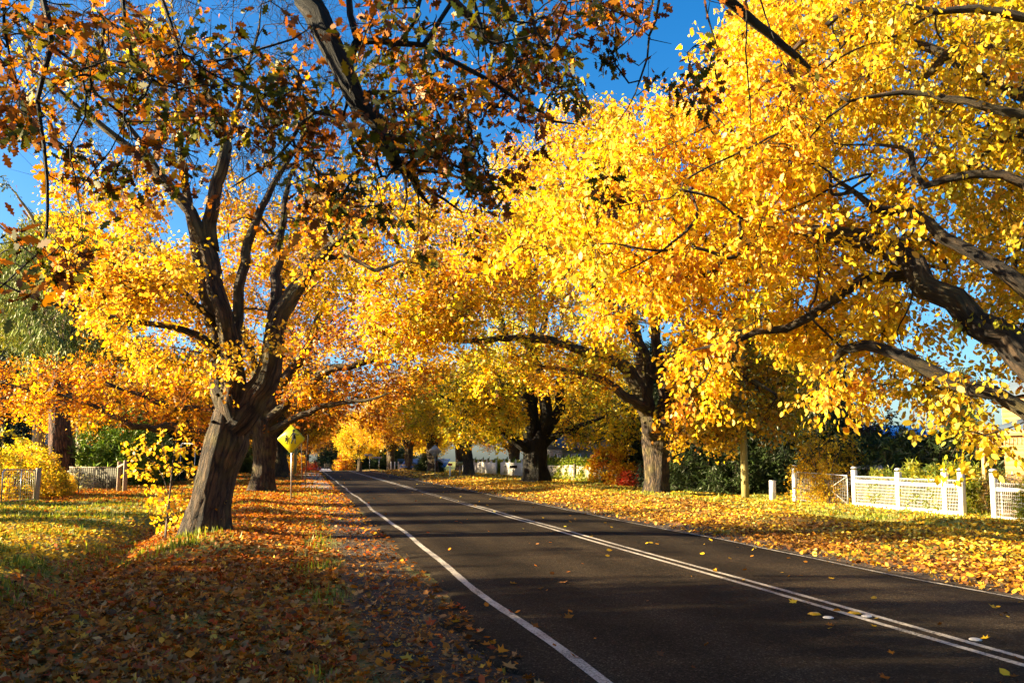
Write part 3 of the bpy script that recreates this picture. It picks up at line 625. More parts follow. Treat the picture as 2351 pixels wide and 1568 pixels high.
def second_oak():
    t = Tree(51, 90000); b = gp(601, 1129); d = dep(b); b[2] = gz(b[0], b[1]) - .1; t.O = b.copy()
    t.limb([b + (0, 0, -.1), at(601, 1122, d), at(603, 1100, d), at(605, 1060, d), at(606, 1010, d), at(604, 960, d)], wr([86, 64, 54, 50, 54, 50], d), step=.25)
    for p, w in (([(596, 1000), (520, 985), (440, 992), (380, 975), (330, 985), (250, 950), (180, 915), (90, 900), (10, 880)], [24, 22, 20, 17, 14, 11, 8, 5, 3]), ([(598, 985), (500, 945), (400, 935), (300, 900), (200, 860)], [20, 17, 13, 8, 3]),
                 ([(612, 985), (640, 940), (690, 890), (760, 850), (840, 830), (920, 800), (1000, 800)], [28, 25, 22, 18, 13, 8, 3]), ([(610, 965), (650, 880), (700, 800), (740, 700), (790, 600)], [28, 24, 18, 11, 4]),
                 ([(602, 960), (590, 860), (560, 760), (540, 640)], [30, 24, 15, 5]), ([(615, 1000), (680, 960), (760, 930), (840, 920), (900, 900)], [18, 15, 11, 7, 3]), ([(606, 960), (640, 800), (650, 650), (670, 520)], [28, 22, 14, 4])):
        t.limb(px(p, [d, d * .97, d * .95]), wr(w, d), step=.45, jit=.06)
    r = t.rng
    T = np.vstack([imgpts(r, -60, 840, 240, 935, 80, 38, 46), imgpts(r, 200, 860, 480, 960, 75, 38, 46), imgpts(r, 400, 930, 590, 1010, 18, 40, 44), imgpts(r, 640, 740, 1020, 900, 130, 38, 48), imgpts(r, 640, 560, 860, 760, 90, 40, 50), imgpts(r, 420, 600, 680, 860, 90, 42, 52), imgpts(r, 660, 880, 920, 960, 50, 40, 46)])
    t.grow(T, wig=.13, step=.6)
    cr, tw = t.foliage('crown', M['leaf'], [(*AMB, 3), (*ORG, 3), (*GOLD, 3), (*BRN, .8)], T=QUAD, ntw=7, nlf=9, tw=1.0, size=.17, droop=.1, hang=.2, spread=.12)
    tree_thing('oak_tree', 'orange oak right behind the yellow walking-people sign, low branches reaching left', 'tree', t, t.wood('trunk', M['bark'], tip=.012, twigs=tw, lump=.07, seed=12), cr, GR)
second_oak()
put(tA, 'oak_tree', 'orange oak past the sign with red-brown trunk, third on the left verge', -2.3, 77, 4.0, 1.0, GR)
put(tB, 'street_tree', 'golden street tree at the far end of the left verge', -2.6, 99, .7, 1.0, GR)
put(tC, 'street_tree', 'yellow street tree past the white picket fence, third on the right verge', 15.6, 78, 3.6, 1.12, GR)
put(tB, 'street_tree', 'golden street tree behind the diamond sign seen from its back, fourth on the right verge', 15.0, 97, 5.0, 1.05, GR)
put(tA, 'oak_tree', 'orange oak over the far road crest, fifth on the right verge', 14.6, 118, 2.0, 1.15, GR)
put(tC, 'street_tree', 'small bright yellow tree at the far end of the road', 9.6, 152, 1.0, .85, GR)
put(tB, 'street_tree', 'far golden tree on the right beyond the crest', 14.2, 141, 4.4, 1.1, GR)
put(tA, 'oak_tree', 'far orange tree over the pale drive on the left', -3.6, 128, 5.2, 1.1, GR)
# behind the gardens
GB = 'autumn trees behind the gardens'
put(tB, 'garden_tree', 'golden garden tree behind the big leaning tree', -17, 73, 3.0, 1.0, GB)
put(tC, 'garden_tree', 'yellow garden tree left of the far verge trees', -13, 92, 3.4, 1.2, GB)
put(tA, 'oak_tree', 'orange tree above the white picket fence', 24, 92, 3.9, 1.1, GB)
put(tC, 'garden_tree', 'yellow tree in the garden behind the paling fence', 27, 71, .4, 1.0, GB)
put(tB, 'garden_tree', 'golden tree in the far gardens right of the road', 23, 122, 1.4, 1.2, GB)
for k, (x, y, t_) in enumerate(((-14, 120, tB), (0, 196, tA), (12, 205, tB), (-12, 178, tC), (24, 165, tC), (36, 140, tA), (-30, 110, tA), (-27, 150, tB), (40, 105, tB), (-36, 84, tC), (50, 130, tC), (-48, 100, tB), (62, 100, tA), (-2, 222, tB), (8, 240, tC), (30, 210, tA))):
    put(t_, 'far_tree', 'distant autumn tree in the wood closing the view', x, y, k * 1.3, 1.05 + .05 * (k % 4), 'distant autumn trees closing the view')
# ---- unseen trees added left of the view to shade the foreground
PS = [(*OLV, 3), (*GRN, 3), (*GOLD, 1.5)]
tS = street_tree(131, 10, 5.2, .4, PS, 240, .26, trunk_h=2.2, tw=1.2, crown_lo=.2)
GS = 'dense garden trees left of the viewer'
for k, (x, y, sc) in enumerate(((-13.5, 5.5, .74), (-17, .5, .85), (-23, 9, .92), (-15, -6, .8), (-20.5, 15.5, .74), (-31, 5, 1.0), (-15, 11, .7))):
    put(tS, 'garden_tree', 'dense green garden tree outside the picture on the left', x, y, k * 1.1, sc, GS)

# ---- tall gum trees beyond the left garden
def gum(seed, h, tr, fork):
    t = Tree(seed); r = t.rng
    t.limb([(0, 0, -.2), (0, 0, .5), (.1, 0, h * .2), (-.1, .1, h * .4), (.2, 0, h * .65), (.1, .2, h * .95)], [tr * 1.25, tr, tr * .9, tr * .75, tr * .45, tr * .1], step=.5, jit=.05)
    for k in range(8):
        z = h * r.uniform(fork, .85); a = r.uniform(0, 2 * PI); q = h * r.uniform(.1, .2)
        t.limb([(0, 0, z), (math.cos(a) * q * .5, math.sin(a) * q * .5, z + q * .7), (math.cos(a) * q * 1.2, math.sin(a) * q * 1.2, z + q * 1.3)], [tr * .45, tr * .3, tr * .08], step=.5, jit=.05)
    cl = [(np.array((math.cos(a), math.sin(a), 0)) * h * q + (0, 0, z * h), h * s) for a, q, z, s in [(r.uniform(0, 6.3), r.uniform(.02, .2), r.uniform(fork + .05, .97), r.uniform(.07, .12)) for _ in range(16)]]
    T = np.vstack([ell(r, c, (s * 1.2, s * 1.2, s * .8), 20, .3) for c, s in cl])
    t.grow(T, wig=.15, step=.8)
    cr, tw = t.foliage('crown', M['needle'], [(.26, .27, .025, 3), (.17, .19, .02, 3), (.38, .35, .04, 2), (.08, .10, .015, 1.4)], T=NEED * (1, 1.5, 1), ntw=7, nlf=12, tw=1.0, size=.34, droop=.3, hang=.6, spread=.2, up=0)
    return t, t.wood('trunk', M['bark_pale'], tip=.018, twigs=tw, lump=.04, seed=seed), cr
gA = gum(201, 24, .55, .45); gB = gum(202, 21, .45, .4)
GU = 'gum trees beyond the left garden'
p = at(95, 870, 70); put(gA, 'gum_tree', 'tall pale-trunked gum tree furthest to the left', p[0], p[1], 0, 1.0, GU)
p = at(172, 870, 74); put(gB, 'gum_tree', 'gum tree with a slim pale trunk beside the twin gums', p[0], p[1], 2, .95, GU)
p = at(196, 870, 66); put(gA, 'gum_tree', 'thick pale gum leaning over the blue-roofed cottage', p[0], p[1], 4, .85, GU)
p = at(20, 870, 84); put(gB, 'gum_tree', 'gum tree with a green crown at the left edge', p[0], p[1], 5, 1.2, GU)
p = at(215, 870, 100); put(gB, 'gum_tree', 'distant gum behind the cottage seen between yellow leaves', p[0], p[1], 1, 1.2, GU)

# ---- evergreens
def conifer(seed, h, rad_, pal, nT=260, size=.3, top=.12, droop=.6, ntw=7, nlf=12, tw=1.0, bark='bark_dark', hang=.9, low=.06):
    t = Tree(seed); r = t.rng
    t.limb([(0, 0, -.2), (0, 0, .4), (.05, 0, h * .5), (0, 0, h * .97)], [h * .022 + .05, h * .02 + .03, h * .012, .03], step=.4)
    T = []
    for _ in range(nT):
        z = low + (1 - low) * r.random() ** 1.25; a = r.uniform(0, 2 * PI); e = rad_ * (top + (1 - top) * (1 - z) ** .75) * (1 + .18 * math.sin(3 * a + seed + z * 9)) * r.uniform(.45, 1)
        T.append((math.cos(a) * e, math.sin(a) * e, z * h))
    t.grow(np.array(T), wig=.08, step=.5, up=-.02)
    cr, tw_ = t.foliage('crown', M['needle'], pal, T=NEED, ntw=ntw, nlf=nlf, tw=tw, size=size, droop=droop, hang=hang, spread=.12, up=.1)
    return t, t.wood('trunk', M[bark], tip=.012, twigs=tw_, lump=.05, seed=seed), cr
DK = [(.018, .032, .012, 3), (.028, .042, .014, 2), (.012, .02, .01, 2)]
cD = conifer(301, 9, 3.2, DK, 320, .34, top=.35)
cB = conifer(302, 13, 3.6, [(.028, .055, .05, 3), (.04, .075, .06, 2), (.018, .035, .032, 2)], 360, .36, top=.3, droop=.9)
cC = conifer(303, 9, .8, [(.10, .13, .015, 3), (.05, .075, .012, 2)], 150, .26, top=.5, droop=-.6, hang=-.8)
for k, (x, y, sc) in enumerate(((-17.5, 25.0, .8), (-22.5, 29.0, 1.0), (-27, 35, 1.1))):  # slim trees added out of view to throw narrow shadow stripes across the road
    put(cC, 'cypress_tree', 'slim cypress standing outside the picture on the left', x, y, k, sc, 'slim cypresses left of the viewer', 'cypress')
GD = 'dark evergreens behind the right verge'
DL = ['behind the small red and white board', 'behind the utility pole', 'between the lit oak trunk and the utility pole', 'behind the white bollard', 'behind the wire gate', 'tallest behind the lit oak', 'beside the metal mesh gate', 'over the dark drive']
for k, (u, d, sc) in enumerate(((1590, 45, .85), (1700, 43, .95), (1640, 50, 1.1), (1800, 42, .95), (1880, 40, .8), (1540, 56, 1.1), (1460, 62, .8), (1745, 50, 1.15))):
    p = at(u, 1100, d); put(cD, 'evergreen_tree', 'dark evergreen tree ' + DL[k], p[0], p[1], k * 1.4, sc, GD, 'evergreen')
p = at(1850, 1100, 46); put(cB, 'spruce_tree', 'tall blue-green spruce behind the yellow sapling thicket', p[0], p[1], 0, .72, None, 'evergreen')
p = at(1905, 1100, 50); put(cB, 'spruce_tree', 'blue-green spruce right of the taller one, near the roof aerial', p[0], p[1], 2, .62, None, 'evergreen')
p = at(12, 1100, 76); put(cB, 'spruce_tree', 'dark spruce at the left edge below the gum trees', p[0], p[1], 3, 1.15, None, 'evergreen')
p = at(300, 1100, 62); put(cD, 'evergreen_tree', 'dark evergreen left of the big leaning trunk', p[0], p[1], 3, .6, GD, 'evergreen')
p = at(390, 1100, 70); put(cD, 'evergreen_tree', 'dark evergreen behind the white pipe frame', p[0], p[1], 1, .7, GD, 'evergreen')
p = at(2196, 1000, 62); put(cC, 'cypress_tree', 'slim green cypress in front of the pale yellow willow', p[0], p[1], 0, .83, None, 'cypress')
p = at(2215, 1000, 64); put(cC, 'cypress_tree', 'slim cypress just right of the other, before the willow', p[0], p[1], 2, .9, None, 'cypress')

# ---- shrubs: many thin stems and leaf clumps
def shrub(seed, rx, ry, h, pal, nT=70, size=.1, T=QUAD, m='leaf', ntw=6, nlf=9, tw=.4, droop=.1, hang=.1, ns=5, bark='bark_twig', lowz=.08, jit=.16, tip=.004):
    t = Tree(seed, 30000); r = t.rng
    for k in range(ns):
        a = k * 2 * PI / ns + r.normal(0, .3); q = r.uniform(.25, .7)
        b = np.array((math.cos(a) * .08 * rx, math.sin(a) * .08 * ry, -.05))
        t.limb([b, b * 2 + (0, 0, h * .25), (math.cos(a) * rx * q, math.sin(a) * ry * q, h * r.uniform(.6, .9))], [.02 + h * .008, .016 + h * .005, .006], step=.2, attach=False, jit=.03)
    P = []
    while len(P) < nT:
        v = r.uniform(-1, 1, 3); v[2] = abs(v[2])
        if np.linalg.norm(v) > 1 or np.linalg.norm(v) < .35: continue
        z = max(lowz, v[2]) * h
        if math.sin(v[0] * 4 + seed) + math.sin(v[1] * 4 + seed * 2) + math.sin(v[2] * 5) < -.8: continue
        P.append((v[0] * rx, v[1] * ry, z))
    t.grow(np.array(P), wig=.12, step=.25)
    cr, tw_ = t.foliage('foliage', M[m], pal, T=T, ntw=ntw, nlf=nlf, tw=tw, size=size, droop=droop, hang=hang, spread=.05, jit=jit)
    return t, t.wood('stem', M[bark], tip=tip, twigs=tw_, lump=.03, seed=seed), cr
def put_shrub(t, name, label, x, y, rz=0, sc=1, group=None, cat='shrub'):
    if not hasattr(t[0], 'root'):
        o = thing(name, label, cat, (0, 0, 0), 0, group); link('stem', t[1], o); link('foliage', t[2], o); t[0].root = o
        o.location = (x, y, float(gz(x, y))); o.rotation_euler = (0, 0, rz); o.scale = (sc,) * 3; return o
    o = dup(t[0].root, (x, y, float(gz(x, y))), rz, sc, label, group); o.name = name; o['category'] = cat; return o
def at_g(u, d): p = at(u, 1060, d); return p[0], p[1]
PYS = [(*YEL, 4), (*LIME, 3), (*PALE, 1), (*OLV, 1)]
sY = shrub(401, 1.7, 1.7, 2.6, PYS, 110, .11)
GY = 'yellow bushes by the wire gate'
for k, (u, d, sc, l) in enumerate(((30, 33.5, 1.0, 'behind the wire gate at the left edge'), (72, 36, .95, 'behind the gate post'), (122, 37, .5, 'between the gate post and the wire fence'), (-30, 36, 1.2, 'at the very left edge'), (40, 46, 1.15, 'tall behind the gate'), (150, 42.5, .38, 'against the timber panel fence'))):
    x, y = at_g(u, d); put_shrub(sY, 'yellow_bush', 'yellow leafy bush ' + l, x, y, k * 1.7, sc, GY, 'bush')
sL = shrub(402, 2.4, 2.2, 3.6, [(.12, .20, .015, 3), (.20, .26, .02, 2), (.06, .11, .012, 2)], 150, .30, NEED, 'needle', 7, 12, .8, -.1, .0)
x, y = at_g(272, 52); put_shrub(sL, 'green_bush', 'bright lime-green feathery bush beside the cottage veranda', x, y, 0, 1.25, None, 'bush')
x, y = at_g(310, 55); put_shrub(sL, 'green_bush', 'green feathery bush left of the leaning trunk, behind the sapling', x, y, 2, 1.0, None, 'bush')
x, y = at_g(236, 60); put_shrub(sL, 'green_bush', 'small green bush at the corner of the veranda', x, y, 4, .55, None, 'bush')
sD = shrub(403, 2.2, 2.0, 2.6, [(.03, .05, .014, 3), (.05, .08, .018, 2), (.018, .028, .01, 2)], 130, .26, NEED, 'needle', 7, 12, .7, .2, .3)
GDK = 'dark green bushes on the right'
for k, (u, d, sc, l) in enumerate(((1610, 41, .85, 'right of the small red and white board'), (1560, 44, .8, 'behind the lit oak trunk'), (1680, 40, .8, 'left of the utility pole foot'), (1780, 40, .9, 'behind the white bollard'), (1935, 34, .9, 'behind the silver car'), (2010, 33, 1.0, 'behind the first fence bay'), (2090, 31, 1.0, 'behind the second fence bay'), (2160, 30, 1.0, 'below the blue roof'), (2215, 30, 1.0, 'beside the veranda post'), (2290, 31, .9, 'under the veranda roof'), (355, 60, 1.1, 'beyond the sapling on the left lawn'), (440, 72, 1.3, 'behind the leaning trunk'), (560, 95, 1.3, 'between the first two left trunks'))):
    x, y = at_g(u, d); put_shrub(sD, 'dark_bush', 'dark green bush ' + l, x, y, k * 2.1, sc, GDK, 'bush')
sP = shrub(404, 2.2, 2.2, 4.6, [(.035, .014, .012, 3), (.06, .024, .014, 2), (.02, .012, .01, 1)], 170, .13, QUAD, 'leaf', 7, 10, .6, .1, .1)
x, y = at_g(2015, 37); put_shrub(sP, 'purple_maple', 'purple-brown leafed small tree behind the white fence', x, y, 0, .86, None, 'tree')
x, y = at_g(1990, 40); put_shrub(sP, 'purple_maple', 'purple-brown bush at the left foot of its taller twin', x, y, 2, .7, None, 'bush')
sW = shrub(405, 5, 5, 9, [(*LIME, 3), (.5, .36, .04, 3), (*YEL, 1)], 190, .42, NEED, 'leaf', 8, 12, 1.5, .8, 1.2, ns=4, bark='bark_pale', lowz=.25, tip=.02)
x, y = at_g(2205, 84); put_shrub(sW, 'willow_tree', 'pale yellow rounded willow beyond the blue roof', x, y, 0, .62, None, 'tree')
x, y = at_g(2110, 95); put_shrub(sW, 'willow_tree', 'smaller orange-yellow tree left of the pale willow', x, y, 2, .45, None, 'tree')
# thicket of yellow saplings behind the wire gate
sT = shrub(406, 1.3, 1.3, 3.3, [(*YEL, 3), (*GOLD, 3), (.28, .2, .015, 2)], 85, .10, OVAL, 'leaf', 4, 7, .45, .1, .3, ns=9)
for k, (u, d, sc, l) in enumerate(((1895, 32, 1.0, 'tallest of the thicket behind the wire gate'), (1862, 33, .8, 'left in the thicket behind the wire gate'), (1935, 32.5, .85, 'above the silver car'), (1885, 30.6, .45, 'low against the wire gate'), (1905, 30.2, .5, 'in the middle of the wire gate'))):
    x, y = at_g(u, d); put_shrub(sT, 'sapling_thicket', 'amber-leaved sapling clump ' + l, x, y, k * 1.3, sc, 'amber saplings behind the wire gate', 'saplings')
# shrubs behind the white fence
sF = shrub(407, .75, .6, 1.25, [(.16, .2, .02, 3), (.30, .30, .025, 2), (.08, .12, .015, 2), (*YEL, .5)], 95, .13, BLADE * (1, 3.6, 1), 'leaf', 7, 11, .28, .1, .3, ns=8)
GF = 'leafy shrubs behind the white fence'
FL = ['left end of the first bay', 'middle of the first bay', 'right end of the first bay', 'left end of the second bay', 'middle of the second bay', 'right end of the second bay', 'narrow bay by the gap', 'fence right of the gap']
for k, (x, y, sc) in enumerate(((19.85, 24.2, 1.0), (19.8, 23.6, 1.1), (19.85, 22.9, 1.0), (19.85, 22.1, 1.22), (19.8, 21.4, 1.15), (19.9, 20.8, 1.1), (20.1, 20.3, .95), (19.7, 17.6, 1.15))):
    put_shrub(sF, 'fence_shrub', 'leafy green shrub behind the ' + FL[k], x, y, k * 1.9, sc, GF)
sB = shrub(408, .5, .5, 1.15, [(.16, .13, .02, 3), (.24, .13, .02, 2), (.10, .1, .02, 2)], 60, .07, NEED, 'leaf', 6, 9, .35, -.3, -.3, ns=12)
for k, (x, y, l) in enumerate(((19.9, 19.6, 'left in the gap of the white fence'), (20.2, 19.1, 'right in the gap of the white fence'))):
    put_shrub(sB, 'dry_shrub', 'brown seeding shrub standing ' + l, x, y, k, 1, None)
# hedge over the paling fence, red and orange bushes
sH = shrub(409, 1.5, .8, 1.75, [(.16, .22, .02, 3), (.28, .32, .03, 3), (.07, .11, .015, 2)], 90, .15, QUAD, 'leaf', 6, 9, .4)
for k in range(10):
    y = 52.6 + k * 1.9; put_shrub(sH, 'hedge_bush', 'clipped green hedge bush over the paling fence, number %d' % (k + 1) if False else 'bright green hedge bush growing over the paling fence', 20.95, y, PI / 2 + .2 * (k % 3), 1.0, 'hedge bushes over the paling fence', 'hedge')
for k in range(8):
    put_shrub(sH, 'hedge_bush', 'green hedge bush showing over the white picket fence', 21.4, 73 + k * 4.1, PI / 2 + .3 * (k % 3), .92, 'hedge bushes over the picket fence', 'hedge')
sO = shrub(410, 1.3, 1.3, 2.3, [(*GOLD, 3), (*YEL, 2), (*ORG, 2)], 85, .13)
for u, d, sc, l in ((1422, 52, 1.0, 'golden bush right of the metal mesh gate'), (1395, 58, 1.2, 'golden bush over the metal mesh gate'), (672, 120, 1.0, 'orange bush left of the pale drive'), (790, 160, 1.6, 'golden bush right of the pale drive'), (690, 150, 1.3, 'amber bush at the far left of the drive')):
    x, y = at_g(u, d); put_shrub(sO, 'golden_bush', l, x, y, u, sc, None, 'bush')
sR = shrub(411, .9, .8, .9, [(.42, .03, .012, 3), (.3, .05, .012, 2)], 45, .1)
x, y = at_g(1445, 50); put_shrub(sR, 'red_bush', 'low red bush at the foot of the golden bush', x, y, 0, 1, None, 'bush')
x, y = at_g(716, 140); put_shrub(sR, 'red_bush', 'far red bush by the pale drive', x, y, 1, 1.6, None, 'bush')
for k, (x, y, sc) in enumerate(((6.5, 176, 2.2), (10.5, 178, 2.5), (15, 172, 2.2), (19, 176, 2.3), (-3.5, 170, 2.0), (-9, 160, 2.2))):
    put_shrub(sD, 'dark_bush', 'dark bush closing the far end of the road', x, y, k * 1.2, sc, 'dark bushes at the end of the road', 'bush')
x, y = at_g(985, 100); put_shrub(sD, 'dark_bush', 'dark bush behind the blue roof far down the road', x, y, 1, .9, None, 'bush')
sG = shrub(412, .8, .8, .7, [(.3, .3, .29, 3), (.22, .23, .2, 2)], 40, .1)
x, y = at_g(187, 45); put_shrub(sG, 'grey_bush', 'silver-grey bush in front of the cottage veranda', x, y, 0, 1.1, None, 'bush')
# sapling in the ditch beside the leaning tree
def sapling():
    t = Tree(420, 8000); b = gp(379, 1236); b[2] = gz(b[0], b[1]) - .02; t.O = b.copy(); r = t.rng; d = 18.2
    t.limb([b, at(383, 1195, d), at(388, 1150, d), at(392, 1110, d), at(397, 1060, d), at(405, 1010, d), at(409, 985, d)], [.028, .024, .021, .018, .013, .008, .003], step=.12, jit=.008)
    for q in ([(389, 1140), (372, 1090), (352, 1060), (330, 1045), (305, 1035)], [(391, 1120), (405, 1095), (428, 1075), (445, 1068)], [(394, 1090), (380, 1050), (372, 1015), (366, 1000)], [(386, 1165), (400, 1150), (425, 1120), (448, 1108)], [(384, 1190), (368, 1180), (345, 1178)], [(384, 1190), (405, 1175), (430, 1170)]):
        t.limb(px(q, d), [.012, .009, .006, .003], step=.12, jit=.01)
    T = np.vstack([imgpts(r, 300, 1005, 440, 1090, 34, d - .5, d + .5), imgpts(r, 345, 1130, 440, 1200, 22, d - .5, d + .5), imgpts(r, 345, 1090, 400, 1140, 8, d - .4, d + .4), imgpts(r, 340, 1195, 425, 1225, 7, d - .4, d + .4)])
    t.grow(T, wig=.1, step=.12)
    cr, tw = t.foliage('crown', M['leaf'], [(*YEL, 4), (*PALE, 3), (*LIME, 1.4)], ntw=3, nlf=5, tw=.20, size=.088, hang=.5, spread=.03)
    tree_thing('sapling', 'thin sapling with big yellow leaves beside the leaning trunk', 'sapling', t, t.wood('trunk', M['bark_twig'], tip=.003, twigs=tw, lump=.02), cr)
sapling()
# thick stringy-barked trunk in front of the cottage
def stringy():
    t = Tree(430, 8000); p = at(141, 1060, 50); b = np.array((p[0], p[1], float(gz(p[0], p[1])))); t.O = b.copy(); r = t.rng; d = 50
    t.limb([b + (0, 0, -.1), at(141, 1070, d), at(139, 1020, d), at(136, 970, d), at(138, 900, d), at(150, 800, d), at(170, 700, d), at(180, 600, d)], wr([64, 52, 46, 44, 42, 36, 24, 10], d), step=.3)
    t.limb(px([(137, 930), (105, 880), (80, 800), (60, 700)], d), wr([24, 20, 14, 5], d), jit=.05)
    t.grow(np.vstack([imgpts(r, 20, 560, 260, 800, 90, 46, 55)]), step=.8)
    cr, tw = t.foliage('crown', M['needle'], [(.13, .16, .03, 3), (.08, .11, .02, 3), (.2, .2, .04, 1)], T=NEED, ntw=7, nlf=13, tw=1.3, size=.4, droop=.9, hang=1.5, spread=.2, up=0)
    tree_thing('stringybark_tree', 'thick red-brown stringy trunk in front of the blue-roofed cottage', 'tree', t, t.wood('trunk', M['bark_red'], tip=.015, twigs=tw, lump=.1), cr)
stringy()
# ================================================================== GROUND, ROAD
rng = np.random.default_rng(5)
def grid(xs, ys, zf):
    X, Y = np.meshgrid(xs, ys); V = np.stack([X, Y, zf(X, Y)], -1).reshape(-1, 3)
    i = np.arange(len(xs) * len(ys)).reshape(len(ys), len(xs))
    return V, np.stack([i[:-1, :-1], i[:-1, 1:], i[1:, 1:], i[1:, :-1]], -1).reshape(-1, 4)
def ground_mat():
    m, nt, out = mat('leafy_ground')
    g = N(nt, 'ShaderNodeNewGeometry'); sx = N(nt, 'ShaderNodeSeparateXYZ'); L(nt, g.outputs['Position'], sx.inputs[0])
    n1 = N(nt, 'ShaderNodeTexNoise', i_Scale=.45, i_Detail=5, i_Roughness=.6); L(nt, g.outputs['Position'], n1.inputs['Vector'])
    n2 = N(nt, 'ShaderNodeTexNoise', i_Scale=14, i_Detail=6, i_Roughness=.7); L(nt, g.outputs['Position'], n2.inputs['Vector'])
    v = N(nt, 'ShaderNodeTexVoronoi', i_Scale=11); L(nt, g.outputs['Position'], v.inputs['Vector'])
    hue = N(nt, 'ShaderNodeSeparateColor'); L(nt, v.outputs['Color'], hue.inputs[0])
    lw = N(nt, 'ShaderNodeMapRange'); L(nt, sx.outputs[0], lw.inputs[0]); lw.inputs[1].default_value = -4; lw.inputs[2].default_value = -6; lw.inputs[3].default_value = 0; lw.inputs[4].default_value = .2
    rw = N(nt, 'ShaderNodeMapRange'); L(nt, sx.outputs[0], rw.inputs[0]); rw.inputs[1].default_value = 12.5; rw.inputs[2].default_value = 16; rw.inputs[3].default_value = 0; rw.inputs[4].default_value = .16
    n1b = N(nt, 'ShaderNodeMath', operation='ADD'); L(nt, n1.outputs[0], n1b.inputs[0]); L(nt, lw.outputs[0], n1b.inputs[1])
    n1c = N(nt, 'ShaderNodeMath', operation='ADD'); L(nt, n1b.outputs[0], n1c.inputs[0]); L(nt, rw.outputs[0], n1c.inputs[1])
    leafc = ramp(nt, hue.outputs[0], [(0, (.05, .02, .006)), (.3, (.2, .07, .012)), (.6, (.42, .16, .014)), (.85, (.62, .34, .02)), (1, (.4, .22, .07))])
    grass = ramp(nt, n2.outputs[0], [(.3, (.07, .08, .008)), (.55, (.2, .2, .014)), (.75, (.36, .32, .025))])
    dirt = ramp(nt, n2.outputs[0], [(.3, (.014, .008, .004)), (.55, (.04, .023, .011)), (.75, (.10, .06, .03))])
    fg = ramp(nt, n1c.outputs[0], [(.44, (0, 0, 0)), (.58, (1, 1, 1))])
    mg = N(nt, 'ShaderNodeMix', data_type='RGBA'); L(nt, fg, mg.inputs[0]); L(nt, leafc, mg.inputs['A']); L(nt, grass, mg.inputs['B'])
    # bare gravel shoulders either side of the asphalt
    def band(c, w):
        a = N(nt, 'ShaderNodeMath', operation='SUBTRACT'); L(nt, sx.outputs[0], a.inputs[0]); a.inputs[1].default_value = c
        b = N(nt, 'ShaderNodeMath', operation='ABSOLUTE'); L(nt, a.outputs[0], b.inputs[0])
        e = N(nt, 'ShaderNodeMath', operation='MULTIPLY_ADD'); L(nt, n1.outputs[0], e.inputs[0]); e.inputs[1].default_value = 1.1; L(nt, b.outputs[0], e.inputs[2])
        r = N(nt, 'ShaderNodeMapRange'); L(nt, e.outputs[0], r.inputs[0]); r.inputs[1].default_value = w + .35; r.inputs[2].default_value = w + .75; r.inputs[3].default_value = 1; r.inputs[4].default_value = 0
        return r.outputs[0]
    ad = N(nt, 'ShaderNodeMath', operation='MAXIMUM'); L(nt, band(1.15, .62), ad.inputs[0]); L(nt, band(8.9, .45), ad.inputs[1])
    md = N(nt, 'ShaderNodeMix', data_type='RGBA'); L(nt, ad.outputs[0], md.inputs[0]); L(nt, mg.outputs['Result'], md.inputs['A']); L(nt, dirt, md.inputs['B'])
    p = N(nt, 'ShaderNodeBsdfPrincipled', i_Roughness=.95); L(nt, md.outputs['Result'], p.inputs['Base Color'])
    hh = N(nt, 'ShaderNodeMath', operation='ADD'); L(nt, n2.outputs[0], hh.inputs[0]); L(nt, v.outputs['Distance'], hh.inputs[1])
    bm = N(nt, 'ShaderNodeBump', i_Strength=1, i_Distance=.06); L(nt, hh.outputs[0], bm.inputs['Height']); L(nt, bm.outputs[0], p.inputs['Normal'])
    L(nt, p.outputs[0], out.inputs[0]); return m
xs = np.unique(np.concatenate([[-400, -250, -150, -100, -70], np.arange(-50, -12, 1.5), np.arange(-12, 2.2, .16), np.arange(2.2, 8.4, 1.2), np.arange(8.4, 24, .22), np.arange(24, 60, 2), [70, 100, 150, 250, 400]]))
ys = np.unique(np.concatenate([[-200, -100, -50], np.arange(-30, 2, 2), np.arange(2, 34, .2), np.arange(34, 60, .5), np.arange(60, 160, 2), [170, 190, 220, 260, 320, 400, 600]]))
V, F = grid(xs, ys, gz); struct('ground', make_mesh('ground', V, F, ground_mat(), True))

